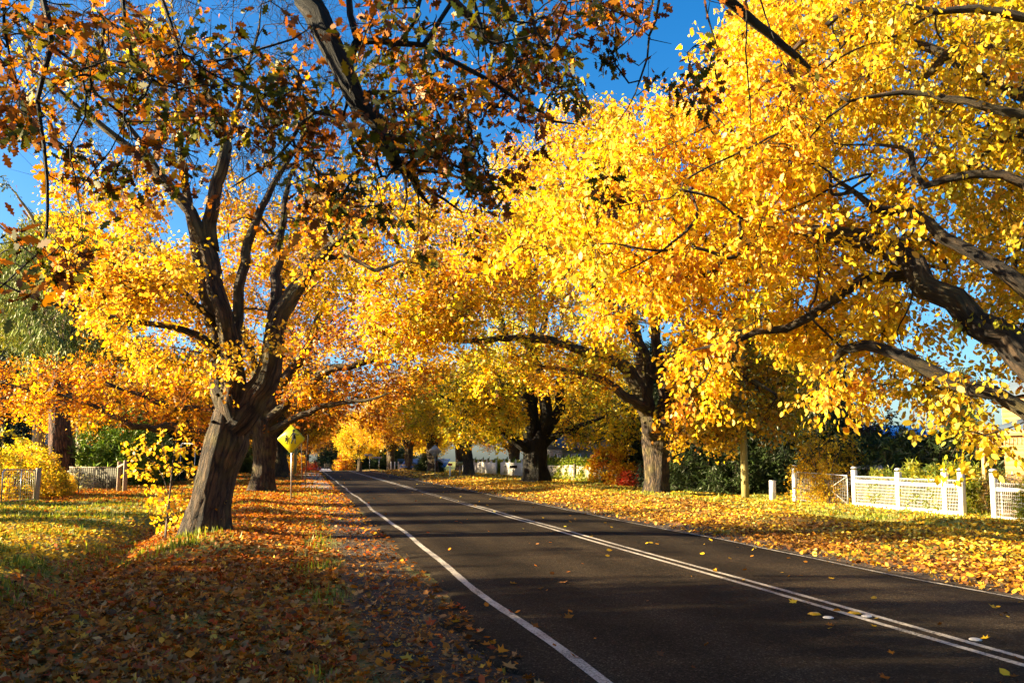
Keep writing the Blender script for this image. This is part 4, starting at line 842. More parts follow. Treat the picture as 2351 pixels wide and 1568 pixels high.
# road: ragged left edge, thick broken lip
def asphalt_mat():
    m, nt, out = mat('asphalt')
    g = N(nt, 'ShaderNodeNewGeometry'); mp = N(nt, 'ShaderNodeMapping'); mp.inputs['Scale'].default_value = (1, .12, 1); L(nt, g.outputs['Position'], mp.inputs[0])
    n1 = N(nt, 'ShaderNodeTexNoise', i_Scale=1.4, i_Detail=5); L(nt, mp.outputs[0], n1.inputs['Vector'])
    n2 = N(nt, 'ShaderNodeTexNoise', i_Scale=70, i_Detail=3, i_Roughness=.7); L(nt, g.outputs['Position'], n2.inputs['Vector'])
    v = N(nt, 'ShaderNodeTexVoronoi', i_Scale=75); L(nt, g.outputs['Position'], v.inputs['Vector'])
    sp = N(nt, 'ShaderNodeSeparateColor'); L(nt, v.outputs['Color'], sp.inputs[0])
    st = ramp(nt, sp.outputs[0], [(0, (.013, .0095, .006)), (.6, (.026, .019, .012)), (.9, (.048, .036, .024)), (1, (.10, .077, .05))])
    w = ramp(nt, n1.outputs[0], [(.3, (.62, .62, .62)), (.7, (1.2, 1.15, 1.1))])
    mx = N(nt, 'ShaderNodeMix', data_type='RGBA', blend_type='MULTIPLY'); mx.inputs[0].default_value = 1; L(nt, st, mx.inputs['A'])
    sx = N(nt, 'ShaderNodeSeparateXYZ'); L(nt, g.outputs['Position'], sx.inputs[0])   # wheel tracks, worn paler
    wt = N(nt, 'ShaderNodeMath', operation='MULTIPLY'); L(nt, sx.outputs[0], wt.inputs[0]); wt.inputs[1].default_value = 3.7
    ws = N(nt, 'ShaderNodeMath', operation='SINE'); L(nt, wt.outputs[0], ws.inputs[0])
    n5 = N(nt, 'ShaderNodeTexNoise', i_Scale=.5, i_Detail=4); L(nt, g.outputs['Position'], n5.inputs['Vector'])
    wa = N(nt, 'ShaderNodeMath', operation='MULTIPLY_ADD'); L(nt, ws.outputs[0], wa.inputs[0]); wa.inputs[1].default_value = .10; L(nt, n5.outputs[0], wa.inputs[2])
    wc = ramp(nt, wa.outputs[0], [(.35, (.66, .66, .66)), (.65, (1.25, 1.25, 1.25))])
    wm = N(nt, 'ShaderNodeMix', data_type='RGBA', blend_type='MULTIPLY'); wm.inputs[0].default_value = 1; L(nt, w, wm.inputs['A']); L(nt, wc, wm.inputs['B']); L(nt, wm.outputs['Result'], mx.inputs['B'])
    p = N(nt, 'ShaderNodeBsdfPrincipled', i_Roughness=.8); p.inputs['Specular IOR Level'].default_value = .06; L(nt, mx.outputs['Result'], p.inputs['Base Color'])
    hh = N(nt, 'ShaderNodeMath', operation='ADD'); L(nt, v.outputs['Distance'], hh.inputs[0]); L(nt, n2.outputs[0], hh.inputs[1])
    bm = N(nt, 'ShaderNodeBump', i_Strength=.7, i_Distance=.01); L(nt, hh.outputs[0], bm.inputs['Height']); L(nt, bm.outputs[0], p.inputs['Normal'])
    L(nt, p.outputs[0], out.inputs[0]); return m
ry = np.unique(np.concatenate([np.arange(-30, 2, 1), np.arange(2, 40, .12), np.arange(40, 146, .8)]))
def edge_l(y):
    e = 1.66 + .10 * np.sin(y * .55 + 1) + .09 * np.sin(y * 1.3) + .06 * np.sin(y * 3.1 + 2) + .035 * np.sin(y * 7.3) + .02 * np.sin(y * 15.1)
    return e - .12 * np.maximum(0, np.sin(y * .9 + .4)) ** 6
def edge_r(y): return 8.72 + .05 * np.sin(y * .7) + .03 * np.sin(y * 2.9)
def road_z(x, y): return dip(y) + .035 - .0022 * (x - 5.2) ** 2 + .006 * np.sin(y * .8 + x)
cx = np.array([0, .004, .03, .12, .25, .4, .55, .7, .85, 1.0])
rv = []
for y in ry:
    a, b = edge_l(y), edge_r(y); X = a + (b - a) * cx; Z = road_z(X, y); Z[0] -= .085 + .02 * math.sin(y * 5); Z[1] -= .012; Z[-1] -= .03; X[0] -= .02
    rv.append(np.stack([X, np.full_like(X, y), Z], 1))
i = np.arange(len(ry) * len(cx)).reshape(len(ry), len(cx))
struct('road', make_mesh('road', np.vstack(rv), np.stack([i[:-1, :-1], i[:-1, 1:], i[1:, 1:], i[1:, :-1]], -1).reshape(-1, 4), asphalt_mat(), True))
def paint_mat(wear):
    m, nt, out = mat('worn_road_paint')
    g = N(nt, 'ShaderNodeNewGeometry')
    n = N(nt, 'ShaderNodeTexNoise', i_Scale=38, i_Detail=5, i_Roughness=.75); L(nt, g.outputs['Position'], n.inputs['Vector'])
    n2 = N(nt, 'ShaderNodeTexNoise', i_Scale=1.3, i_Detail=3); L(nt, g.outputs['Position'], n2.inputs['Vector'])
    ad = N(nt, 'ShaderNodeMath', operation='MULTIPLY_ADD'); L(nt, n2.outputs[0], ad.inputs[0]); ad.inputs[1].default_value = .45; L(nt, n.outputs[0], ad.inputs[2])
    c = ramp(nt, ad.outputs[0], [(wear, (.05, .042, .036)), (wear + .1, (.32, .28, .23)), (wear + .3, (.54, .48, .4))])
    p = N(nt, 'ShaderNodeBsdfPrincipled', i_Roughness=.7); L(nt, c, p.inputs['Base Color'])
    bm = N(nt, 'ShaderNodeBump', i_Strength=.6, i_Distance=.006); L(nt, n.outputs[0], bm.inputs['Height']); L(nt, bm.outputs[0], p.inputs['Normal'])
    L(nt, p.outputs[0], out.inputs[0]); return m
PM = paint_mat(.60); PM2 = paint_mat(.68)
def line(name, fx, w, y0, y1, m=None):
    y = np.unique(np.concatenate([np.arange(y0, min(y1, 40), .25), np.arange(max(y0, 40), y1, 1.0), [y1]]))
    x = fx(y); V = []
    wj = w * (1 + .06 * np.sin(y * 5.1) + .05 * np.sin(y * 13))
    for s in (-.5, .5): V.append(np.stack([x + s * wj, y, road_z(x + s * wj, y) + .0045], 1))
    V = np.stack(V, 1).reshape(-1, 3); k = np.arange(len(y) - 1)[:, None] * 2
    o = struct(name, make_mesh(name, V, np.hstack([k, k + 1, k + 3, k + 2]), m or PM)); return o
line('road_edge_line', lambda y: 2.2 + .035 * np.sin(y * .42) + .018 * np.sin(y * 1.1), .105, -25, 26)
line('road_edge_line', lambda y: 2.2 + .035 * np.sin(y * .42) + .018 * np.sin(y * 1.1), .10, 26, 112, PM2)
line('road_edge_line', lambda y: 8.42 + .05 * np.sin(y * .5) + .02 * np.sin(y * 1.7), .075, -20, 112, PM2)
for dx in (-.11, .11): line('road_centre_line', lambda y: 5.80 + dx + .01 * np.sin(y), .085, -20, 29.5); line('road_centre_line', lambda y: 5.80 + dx, .085, 44, 118)
line('road_centre_line', lambda y: 5.69 + 0 * y, .08, 29.5, 44, PM2)
line('road_centre_line', lambda y: 5.91 + 0 * y, .06, 29.5, 44, paint_mat(.74))
# pale drive rising beyond the crest
y = np.array([148, 156, 170, 190.]); V = [(x, q, float(dip(q)) + .03 + (q - 148) * .012) for q in y for x in (1.6, 4.6)]
struct('gravel_drive', make_mesh('gravel_drive', V, [(k * 2, k * 2 + 1, k * 2 + 3, k * 2 + 2) for k in range(3)], surf('pale_gravel', (.62, .55, .48), .2, 3)))
# gravel lay-by left of the road far along
V, F = grid(np.arange(-.3, 1.62, .3), np.arange(46, 100, 1.5), lambda X, Y: gz(X, Y) + .03 + 0 * X); struct('gravel_shoulder', make_mesh('gravel_shoulder', V, F, surf('shoulder_gravel', (.36, .29, .21), .25, 3, bump=.5)))
# leaf-covered driveway crossing on the right verge is part of the ground sheet

# raised pavement markers on the centre lines
def rpm(x, y, label, mref, group):
    z = float(road_z(x, y)); o = thing('road_marker', label, 'road marker', (x, y, z), 0, group)
    b = MB(); w, l, h = .055, .05, .024
    V = [(-w, -l, .003), (w, -l, .003), (w, l, .003), (-w, l, .003), (-w * .72, -l * .45, h), (w * .72, -l * .45, h), (w * .72, l * .45, h), (-w * .72, l * .45, h)]
    b.add(V, [(0, 3, 2, 1), (4, 5, 6, 7), (1, 2, 6, 5), (3, 0, 4, 7), (2, 3, 7, 6), (0, 1, 5, 4)]); b.build('body', mref, o)
    q = MB(); q.add([(-w * .86, -l * 1.0 - .001, .006), (w * .86, -l * 1.0 - .001, .006), (w * .68, -l * .5 - .002, h * .92), (-w * .68, -l * .5 - .002, h * .92)], [(0, 1, 2, 3)]); q.build('reflector', surf('amber_reflector', (.8, .38, .02), .1, 20, rough=.25, bump=0), o)
def disc(x, y, label, group):
    z = float(road_z(x, y)); b = MB((x, y, z)); 
    b.tube([(x, y, z + .003), (x, y, z + .009), (x, y, z + .016), (x, y, z + .019)], [.055, .055, .042, .02], 18)
    o = b.build('road_button', surf('worn_white_ceramic', (.55, .52, .48), .25, 30, rough=.5), None, True); o.location = (x, y, z); tag(o, label, 'road marker', group)
YM = surf('yellow_marker_plastic', (.75, .42, .02), .15, 30, rough=.4, bump=.1)
p = gp(1870, 1417); rpm(p[0], p[1], 'yellow raised road marker left of the double line', YM, 'raised road markers'); p = gp(1962, 1415); rpm(p[0], p[1], 'yellow raised road marker right of the double line', YM, 'raised road markers')
p = gp(1902, 1425); disc(p[0], p[1], 'worn grey-white button on the double line, left one', 'worn road buttons'); p = gp(1990, 1422); disc(p[0], p[1], 'worn white button right of the double line', 'worn road buttons')
p = gp(2240, 1476); disc(p[0], p[1], 'half-worn white button nearest on the right lane', 'worn road buttons')

# ------------------------------------------------------------------ fallen leaves and grass
def fbm(x, y, s, seed):
    r = np.random.default_rng(seed); z = np.zeros_like(x); a = 1
    for k in range(4):
        th = r.uniform(0, 6.28, 3); ph = r.uniform(0, 6.28, 3)
        for j in range(3): z += a * np.sin(s * (x * np.cos(th[j]) + y * np.sin(th[j])) + ph[j] + 1.5 * np.sin(s * .6 * (y * np.cos(th[j]) - x * np.sin(th[j])) + ph[j] * 2))
        s *= 2.1; a *= .6
    return z / 4
def grass_cover(x, y):   # how grassy the ground is, 0..1
    g = fbm(x, y, .55, 3)
    lawn = smooth(-4.0, -5.2, x) * (.85 + .3 * g) * smooth(40, 32, y) * smooth(3, 12, y)
    ditch = np.exp(-((x + 4.4) / .8) ** 2) * smooth(6, 9, y) * smooth(26, 20, y) * .9
    mound = np.exp(-((x + 2.4) / .9) ** 2 - ((y - 16.4) / 2.4) ** 2) * 1.1
    strip = np.exp(-((x - .25) / .32) ** 2) * (.5 + .5 * g)
    far = smooth(19, 30, y) * (x < 1) * (.35 + .5 * g)
    right = smooth(12.6, 15.5, x) * (.75 + .5 * g) + smooth(9.5, 12, x) * smooth(-.0, .5, g) * .5 * smooth(24, 40, y)
    return np.clip(np.maximum.reduce([lawn, ditch, mound, strip, far, right * (x > 8)]) + .25 * (g - .55), 0, 1)
def scatter(n, d0, d1, k=.9, seed=0):
    r = np.random.default_rng(seed); d = r.uniform(d0, d1, n); q = r.uniform(-k, k, n) * d
    return q * math.cos(YAW) + d * math.sin(YAW), -q * math.sin(YAW) + d * math.cos(YAW), r
def fallen():
    xa, ya, r = scatter(430000, 3.2, 62, .82, 1); xb, yb, _ = scatter(70000, 60, 122, .55, 4); x1 = np.concatenate([xa, xb]); y1 = np.concatenate([ya, yb])
    u = r.random(len(x1)); g = grass_cover(x1, y1)
    den = np.where(x1 < 1.7, 1 - .7 * g, 1 - .8 * g) * (.55 + .45 * smooth(-.45, .25, fbm(x1, y1, 1.1, 61)))
    den = np.where((x1 > .45) & (x1 < 1.75), .16 + .25 * smooth(18, 30, y1), den)      # bare shoulder
    den = np.where((x1 >= 1.75) & (x1 < 8.75), .0022 + .01 * smooth(7.2, 8.7, x1) * smooth(-.1, .3, fbm(x1, y1, .8, 9)), den)
    den = np.where((x1 >= 8.75) & (x1 < 9.4), .3, den)
    den = np.where((x1 > 23) | (x1 < -26), .3, den)
    k = u < den; x, y = x1[k], y1[k]; n = len(x)
    onroad = (x > edge_l(y)) & (x < edge_r(y))
    z = np.where(onroad, road_z(x, y) + .008, gz(x, y) + .012 + r.random(n) * .035 * (1 - (np.abs(x - 1.1) < .6)))
    dist = np.hypot(x, y)
    sz = .064 * np.clip(r.normal(1, .28, n), .4, 1.8) * (1 + dist / 90 + .7 * (dist > 60))
    yaw = r.uniform(0, 2 * PI, n); tl = r.normal(0, .42, n) * np.where(onroad, .4, 1)
    dirs = np.stack([np.cos(yaw) * np.cos(tl), np.sin(yaw) * np.cos(tl), np.sin(tl)], 1)
    nm = norm(np.stack([r.normal(0, .5, n), r.normal(0, .5, n), np.ones(n)], 1))
    base = np.stack([x, y, z], 1)
    left = np.array([(.20, .07, .014), (.34, .115, .014), (.10, .04, .012), (.44, .22, .07), (.50, .16, .010), (.58, .30, .03), (.34, .15, .05), (.38, .06, .010)])
    wl = np.array([3, 3.4, 1.6, 1.4, 3, 1.0, 2, 1.4]); right = np.array([(.70, .46, .035), (.60, .36, .02), (.48, .22, .012), (.26, .11, .014), (.76, .58, .13), (.14, .06, .014)]); wrg = np.array([3, 3, 2, 1.4, 2, 1.0])
    c = np.where((x > 5)[:, None], right[r.choice(len(right), n, p=wrg / wrg.sum())], left[r.choice(len(left), n, p=wl / wl.sum())])
    # under each tree on the left the carpet turns orange with distance
    f = smooth(16, 26, y) * (x < 2) * .75; o = np.array([(.60, .19, .010), (.50, .13, .008), (.66, .36, .02), (.34, .09, .008)])[r.integers(0, 4, n)]
    c = np.where((r.random(n) < f)[:, None], o, c)
    f = (x < -4.2) & (r.random(n) < .85) & (y < 32); c = np.where(f[:, None], np.array([(.66, .46, .04), (.52, .32, .02)])[r.integers(0, 2, n)], c)
    f = (x > 8.6) & (r.random(n) < .75 * smooth(12.6, 9.6, x + .8 * fbm(x, y, .5, 21))); c = np.where(f[:, None], np.array([(.42, .17, .02), (.22, .085, .02), (.5, .26, .03), (.12, .05, .02)])[r.integers(0, 4, n)], c)
    f = (x > 8.6) & (r.random(n) < smooth(.15, .6, fbm(x, y, .45, 33)) * .8); c = np.where(f[:, None], np.array([(.2, .08, .02), (.3, .13, .02), (.36, .2, .04)])[r.integers(0, 3, n)], c)
    c = np.clip(c * (1 + .24 * r.standard_normal((n, 1))), .01, .85)
    CUR = OVAL.copy(); CUR[:, 2] = np.array([.0, .10, .10, .22, .12, .12]); CUR[:, 0] -= .5; CUR[:, 1] *= 1.15
    near = dist < 13; FIVE = tmpl([(-.5, 0, 0), (-.25, .12, .03), (-.3, .42, .16), (-.05, .22, .04), (.1, .5, .2), (.2, .2, .05), (.55, .0, .18), (.2, -.2, .03), (.1, -.5, .14), (-.05, -.22, .04), (-.3, -.42, .10), (-.25, -.12, .02)])
    lob = near & (r.random(n) < .55)
    for nme, sel, T in (('fallen_leaves', ~lob, CUR), ('fallen_leaves', lob, FIVE)):
        o_ = link(nme, leaf_mesh(nme, base[sel], dirs[sel], nm[sel], sz[sel] * (1.25 if T is FIVE else 1), c[sel], T, M['litter'])); o_['kind'] = 'stuff'
    rr = np.random.default_rng(91); m_ = 90000; d = rr.uniform(3.2, 20, m_); q = rr.uniform(-.8, .8, m_) * d   # crumbs and torn bits
    x = q * math.cos(YAW) + d * math.sin(YAW); y = -q * math.sin(YAW) + d * math.cos(YAW); k = ((x < 1.7) | (x > 8.7)) & (rr.random(m_) < .35 + .65 * smooth(-.3, .5, fbm(x, y, 1.3, 44))); x, y = x[k], y[k]; m_ = len(x); yw = rr.uniform(0, 6.28, m_)
    o_ = link('leaf_crumbs', leaf_mesh('leaf_crumbs', np.stack([x, y, gz(x, y) + .008 + .02 * rr.random(m_)], 1), np.stack([np.cos(yw), np.sin(yw), rr.normal(0, .4, m_)], 1), norm(np.stack([rr.normal(0, .6, m_), rr.normal(0, .6, m_), np.ones(m_)], 1)), rr.uniform(.012, .04, m_), np.array([(.10, .04, .012), (.24, .09, .015), (.4, .18, .03), (.5, .3, .08)])[rr.integers(0, 4, m_)], QUAD, M['litter'])); o_['kind'] = 'stuff'
    print('fallen', n)
fallen()
def grass():
    x, y, r = scatter(1100000, 3.5, 60, .82, 2)
    g = grass_cover(x, y); tuft = smooth(-.15, .45, fbm(x, y, 3.2, 8)); k = (r.random(len(x)) < g * (.15 + .85 * tuft)) & ~((x > 1.5) & (x < 9.0))
    x, y = x[k], y[k]; tuft = tuft[k]; n = len(x); d = np.hypot(x, y)
    yaw = r.uniform(0, 2 * PI, n); ti = np.abs(r.normal(.0, .42, n)) + .1
    dirs = np.stack([np.cos(yaw) * np.sin(ti), np.sin(yaw) * np.sin(ti), np.cos(ti)], 1)
    nm = norm(np.stack([np.cos(yaw + .3), np.sin(yaw + .3), -.2 + 0 * yaw], 1))
    ht = (.04 + .09 * tuft * r.random(n) ** 1.5) * np.clip(r.normal(1, .3, n), .4, 1.8) * (1 + .5 * np.exp(-((x + 2.6) / 1.2) ** 2 - ((y - 16.8) / 2) ** 2))
    base = np.stack([x, y, gz(x, y) - .005], 1)
    pal = np.array([(.13, .17, .014), (.20, .23, .018), (.30, .30, .028), (.09, .12, .012), (.40, .36, .06)]); c = pal[r.choice(5, n, p=[.3, .28, .2, .12, .1])]
    c = np.clip(c * (1 + .18 * r.standard_normal((n, 1))), .01, .8)
    wdt = np.clip(1 + d / 14, 1, 4)
    T = BLADE * (1, 1.15, 1)
    for lo, hi in ((0, 12), (12, 25), (25, 99)):
        s = (d >= lo) & (d < hi)
        if s.any():
            o = link('grass', leaf_mesh('grass', base[s], dirs[s], nm[s], ht[s], c[s], T * (1, float(wdt[s].mean()), 1), M['grass'])); o['kind'] = 'stuff'
    print('grass', n)
grass()
# twigs and bark bits on the shoulder
def twigs():
    r = np.random.default_rng(77); n = 2600; x = r.uniform(.2, 1.75, n); y = 3.5 + 26 * r.random(n) ** 1.5
    base = np.stack([x, y, gz(x, y) + .01], 1); yaw = r.uniform(0, 6.28, n)
    c = np.array([(.09, .05, .03), (.2, .12, .07), (.3, .16, .06)])[r.integers(0, 3, n)]
    o = link('twig_litter', leaf_mesh('twig_litter', base, np.stack([np.cos(yaw), np.sin(yaw), .05 + 0 * yaw], 1), np.tile((0, 0, 1.), (n, 1)), r.uniform(.05, .2, n), c, tmpl([(0, .03, 0), (.5, .05, .12), (1, .03, .02), (1, -.02, .02), (.5, 0, .12), (0, -.03, 0)]), M['litter'])); o['kind'] = 'stuff'
twigs()
# ================================================================== FENCES, SIGNS, HOUSES
WHITE = surf('white_paint', (.80, .77, .70), .06, 5, rough=.5, bump=.08, dirt=(.62, .58, .5))
WIRE = surf('white_wire', (.74, .73, .70), .08, 9, rough=.45, bump=.05)
GALV = surf('galvanised_steel', (.42, .41, .38), .2, 12, rough=.42, metal=.75, bump=.05)
TIMB = surf('weathered_timber', (.30, .22, .14), .3, 4, bump=.4, stretch=(6, 6, .8), dirt=(.16, .12, .08))
PALE_T = surf('grey_paling_timber', (.42, .34, .22), .25, 3, bump=.4, stretch=(5, 5, .6), dirt=(.24, .19, .12))
DARKT = surf('dark_post_timber', (.07, .055, .04), .3, 5, bump=.4)
BLACK = surf('black_paint', (.006, .006, .006), .2, 8, rough=.95)
GL, nt_, out_ = mat('dark_window_glass'); _p = N(nt_, 'ShaderNodeBsdfPrincipled', i_Roughness=.06); _p.inputs['Base Color'].default_value = (.012, .016, .02, 1); L(nt_, _p.outputs[0], out_.inputs[0])

FX = 19.0
def capped_post(mb, x, y, z0, h, w):
    mb.box((x, y, z0 + h / 2 - .06), (w, w, h + .12), bev=.008)
    mb.box((x, y, z0 + h + .075), (w + .006, w + .006, .045), bev=.012)
    mb.box((x, y, z0 + h + .105), (w * .7, w * .7, .03), bev=.01)
def white_fence(name, label, ys, group, stub=None):
    y0 = ys[0]; z0 = float(gz(FX, y0)); o = thing(name, label, 'fence', (FX, y0, z0), 0, group); org = (FX, y0, z0)
    for y in ys:
        b = MB(org); capped_post(b, FX, y, float(gz(FX, y)), 1.28, .155); b.build('post', WHITE, o)
    for a, c in zip(ys[:-1], ys[1:]):
        m = (a + c) / 2; l = abs(c - a) - .155; za = float(gz(FX, m))
        b = MB(org); b.box((FX, m, za + .875), (.05, l, .105), bev=.006); b.build('rail', WHITE, o)
        b = MB(org); b.box((FX, m, za + .045), (.045, l, .15), bev=.006); b.build('plinth_board', WHITE, o)
        b = MB(org); k = max(3, int(round(l / .062))); s = l / k; lo = min(a, c) + .0775
        for j in range(1, k): b.tube([(FX - .012, lo + j * s, za + .12), (FX - .012, lo + j * s, za + .83)], .0045, 4, False)
        for j in range(1, 7): b.tube([(FX - .02, lo, za + .12 + j * .1), (FX - .02, lo + l, za + .12 + j * .1)], .004, 4, False)
        for j in range(k - 1):   # the wires run over the rail and turn back in loops
            c0 = lo + (j + 1) * s; R_ = s
            P = [(FX - .03, c0 - R_, za + .92)] + [(FX - .03, c0 - R_ * math.cos(w), za + 1.0 + .055 * math.sin(w)) for w in np.linspace(0, PI, 7)] + [(FX - .03, c0 + R_, za + .92)]
            b.tube(P, .0045, 4, False)
        b.build('mesh_panel', WIRE, o)
    return o
yB, yC, yD, yE, yF = 24.75, 22.55, 20.55, 19.92, 18.75
white_fence('white_fence', 'white wire-loop fence of two wide bays and a narrow one beside the gate', [yB, yC, yD, yE], 'white wire-loop fences')
white_fence('white_fence', 'white wire-loop fence running off the right edge, past the gap', [yF, 16.4, 14.0, 11.6], 'white wire-loop fences')
# garden hand gate standing open in the gap
def hand_gate():
    z0 = float(gz(FX + .5, yF)); o = thing('garden_gate', 'white scrolled wire hand gate swung open behind the fence end', 'gate', (FX + .1, yF - .1, z0)); b = MB((FX + .1, yF - .1, z0))
    x0, x1, y = FX + .12, FX + .95, yF - .12
    b.tube([(x0, y, z0 + .08), (x0, y, z0 + 1.12)], .016, 6); b.tube([(x1, y, z0 + .08), (x1, y, z0 + 1.0)], .016, 6); b.tube([(x0, y, z0 + .1), (x1, y, z0 + .1)], .013, 6)
    b.tube([(x0, y, z0 + .82), (x1, y, z0 + .82)], .013, 6); b.build('frame', WIRE, o)
    b = MB((FX + .1, yF - .1, z0))
    for j in range(1, 12):
        x = x0 + (x1 - x0) * j / 12; b.tube([(x, y, z0 + .1), (x, y, z0 + .82 + .22 * math.sin(PI * j / 12))], .006, 4)
    b.tube([(x0 + (x1 - x0) * t, y, z0 + .84 + .24 * math.sin(PI * t)) for t in np.linspace(0, 1, 12)], .012, 6)
    for q in (.3, .5, .7):
        c = (x0 + (x1 - x0) * q, z0 + 1.1 + .05 * math.sin(PI * q)); b.tube([(c[0] + .06 * math.cos(w), y, c[1] + .06 * math.sin(w)) for w in np.linspace(0, 2 * PI, 12)], .008, 5)
    b.tube([(x0 + (x1 - x0) * .5, y, z0 + 1.18), (x0 + (x1 - x0) * .5, y, z0 + 1.3)], [.02, .006], 6); b.build('scroll_work', WIRE, o)
hand_gate()
# wire farm gate on its post
yA = 28.6; zA = float(gz(19.15, yA))
o = thing('fence_post', 'square white post carrying the wire drive gate', 'post', (19.15, yA, zA)); b = MB((19.15, yA, zA)); capped_post(b, 19.15, yA, zA, 1.38, .15); b.build('post', WHITE, o)
def drive_gate():
    a = np.array((19.1, yA - .14, 0)); c = np.array((19.05, yB + .45, 0)); e = (c - a); l = np.linalg.norm(e); e /= l; z0 = zA
    o = thing('drive_gate', 'silver wire drive gate with crossed braces, left of the white fence', 'gate', (a[0], a[1], z0)); org = (a[0], a[1], z0)
    P = lambda s, z: tuple(a + e * s + np.array((0, 0, z0 + z)))
    b = MB(org); b.tube([P(0, .12), P(0, 1.2), P(.02, 1.22), P(l, 1.14), P(l, .06), P(0, .12)], .021, 8); b.build('frame', GALV, o)
    b = MB(org); b.tube([P(.3 * l, 1.19), P(l, .1)], .015, 6); b.tube([P(.3 * l, .1), P(l, 1.12)], .015, 6); b.build('brace', GALV, o)
    b = MB(org); n = int(l / .10)
    for j in range(1, n): b.tube([P(l * j / n, .1), P(l * j / n, 1.2 - .08 * j / n)], .004, 4, False)
    for j in range(1, 9): b.tube([P(0, .1 + .12 * j), P(l, .08 + .118 * j)], .004, 4, False)
    for j in range(n):  # looped top edge
        s0 = l * j / n; b.tube([P(s0 + l / n * t, 1.2 - .08 * j / n + .05 * math.sin(PI * t)) for t in np.linspace(0, 1, 5)], .004, 4, False)
    b.build('mesh_panel', GALV, o)
    for z in (.2, 1.05): b = MB(org); b.box(P(-.05, z), (.05, .1, .05)); b.tube([P(-.03, z - .06), P(-.03, z + .06)], .018, 8); b.build('hinge', GALV, o)
drive_gate()
# white service bollard
p = onz((18.7, 29.5)); o = thing('bollard', 'short white square bollard between the utility pole and the drive gate', 'bollard', p); b = MB(p)
b.box((p[0], p[1], p[2] + .37), (.2, .2, .84), bev=.012, tilt=.02, ax='y'); b.build('post', WHITE, o); b = MB(p); b.box((p[0] + .015, p[1], p[2] + .805), (.22, .22, .03), bev=.01, tilt=.02, ax='y'); b.build('cap', WHITE, o)
# utility pole
def pole(name, label, x, y, h, r, m, lean=(0, 0), fit=True, group=None):
    z = float(gz(x, y)); o = thing(name, label, 'pole', (x, y, z), 0, group); b = MB((x, y, z))
    b.tube([(x + lean[0] * t, y + lean[1] * t, z - .1 + (h + .1) * t) for t in np.linspace(0, 1, 9)], [r * (1.06 - .3 * t) for t in np.linspace(0, 1, 9)], 14); b.build('shaft', m, o, True)
    if fit:
        b = MB((x, y, z)); tx, ty = x + lean[0], y + lean[1]; b.box((tx, ty - r * .8, z + h - .5), (1.9, .09, .11), bev=.01); b.box((tx, ty - r * .8, z + h - 1.3), (1.3, .09, .1), bev=.01); b.build('crossarm', DARKT, o)
        for q in (-.85, -.35, .35, .85):
            b = MB((x, y, z)); b.tube([(tx + q, ty - r * .8, z + h - .45), (tx + q, ty - r * .8, z + h - .38), (tx + q, ty - r * .8, z + h - .3), (tx + q, ty - r * .8, z + h - .27)], [.03, .055, .05, .02], 8); b.build('insulator', surf('glazed_insulator', (.2, .1, .06), .1, 10, rough=.2) if q == -.85 else bpy.data.materials['glazed_insulator'], o)
    return o
POLE = surf('treated_pole_timber', (.27, .22, .06), .3, 3, bump=.3, stretch=(8, 8, .5), dirt=(.2, .16, .09))
pole('utility_pole', 'round timber utility pole right of the lit oak, rising into its leaves', 18.45, 31.2, 8.6, .155, POLE, (-.1, 0))
pole('utility_pole', 'timber utility pole behind the white picket fence', 19.3, 70.5, 9, .17, POLE, (.1, 0))
pole('utility_pole', 'timber utility pole among the far left verge trees', -1.2, 90, 8, .16, POLE, (.1, 0))
# for-sale style board
def board():
    p = onz((18.7, 37.6)); o = thing('small_board', 'small red and white board on a stake beside the lit oak', 'sign', p); x, y, z = p
    b = MB(p); b.box((x, y + .02, z + .12), (.05, .03, .55)); b.build('stake', TIMB, o)
    b = MB(p); b.box((x, y, z + .62), (.44, .02, .92), bev=.004); b.build('panel', WHITE, o)
    b = MB(p); b.box((x + .1, y - .012, z + .85), (.2, .006, .22)); b.box((x, y - .012, z + .20), (.42, .006, .08)); b.build('red_print', surf('red_print', (.5, .02, .02), .1, 20), o)
    b = MB(p); b.box((x, y - .012, z + .42), (.4, .006, .2)); b.build('green_print', surf('green_print', (.3, .34, .08), .15, 14), o)
    b = MB(p)
    for dx, dz, w, h in ((-.13, .98, .05, .12), (-.05, 1.0, .1, .03), (-.12, .8, .08, .16), (-.1, .62, .16, .025), (.06, .66, .2, .025), (-.02, .57, .3, .02), (.12, 1.01, .08, .04)): b.box((x + dx, y - .0125, z + dz), (w, .006, h))
    b.build('black_print', BLACK, o)
board()
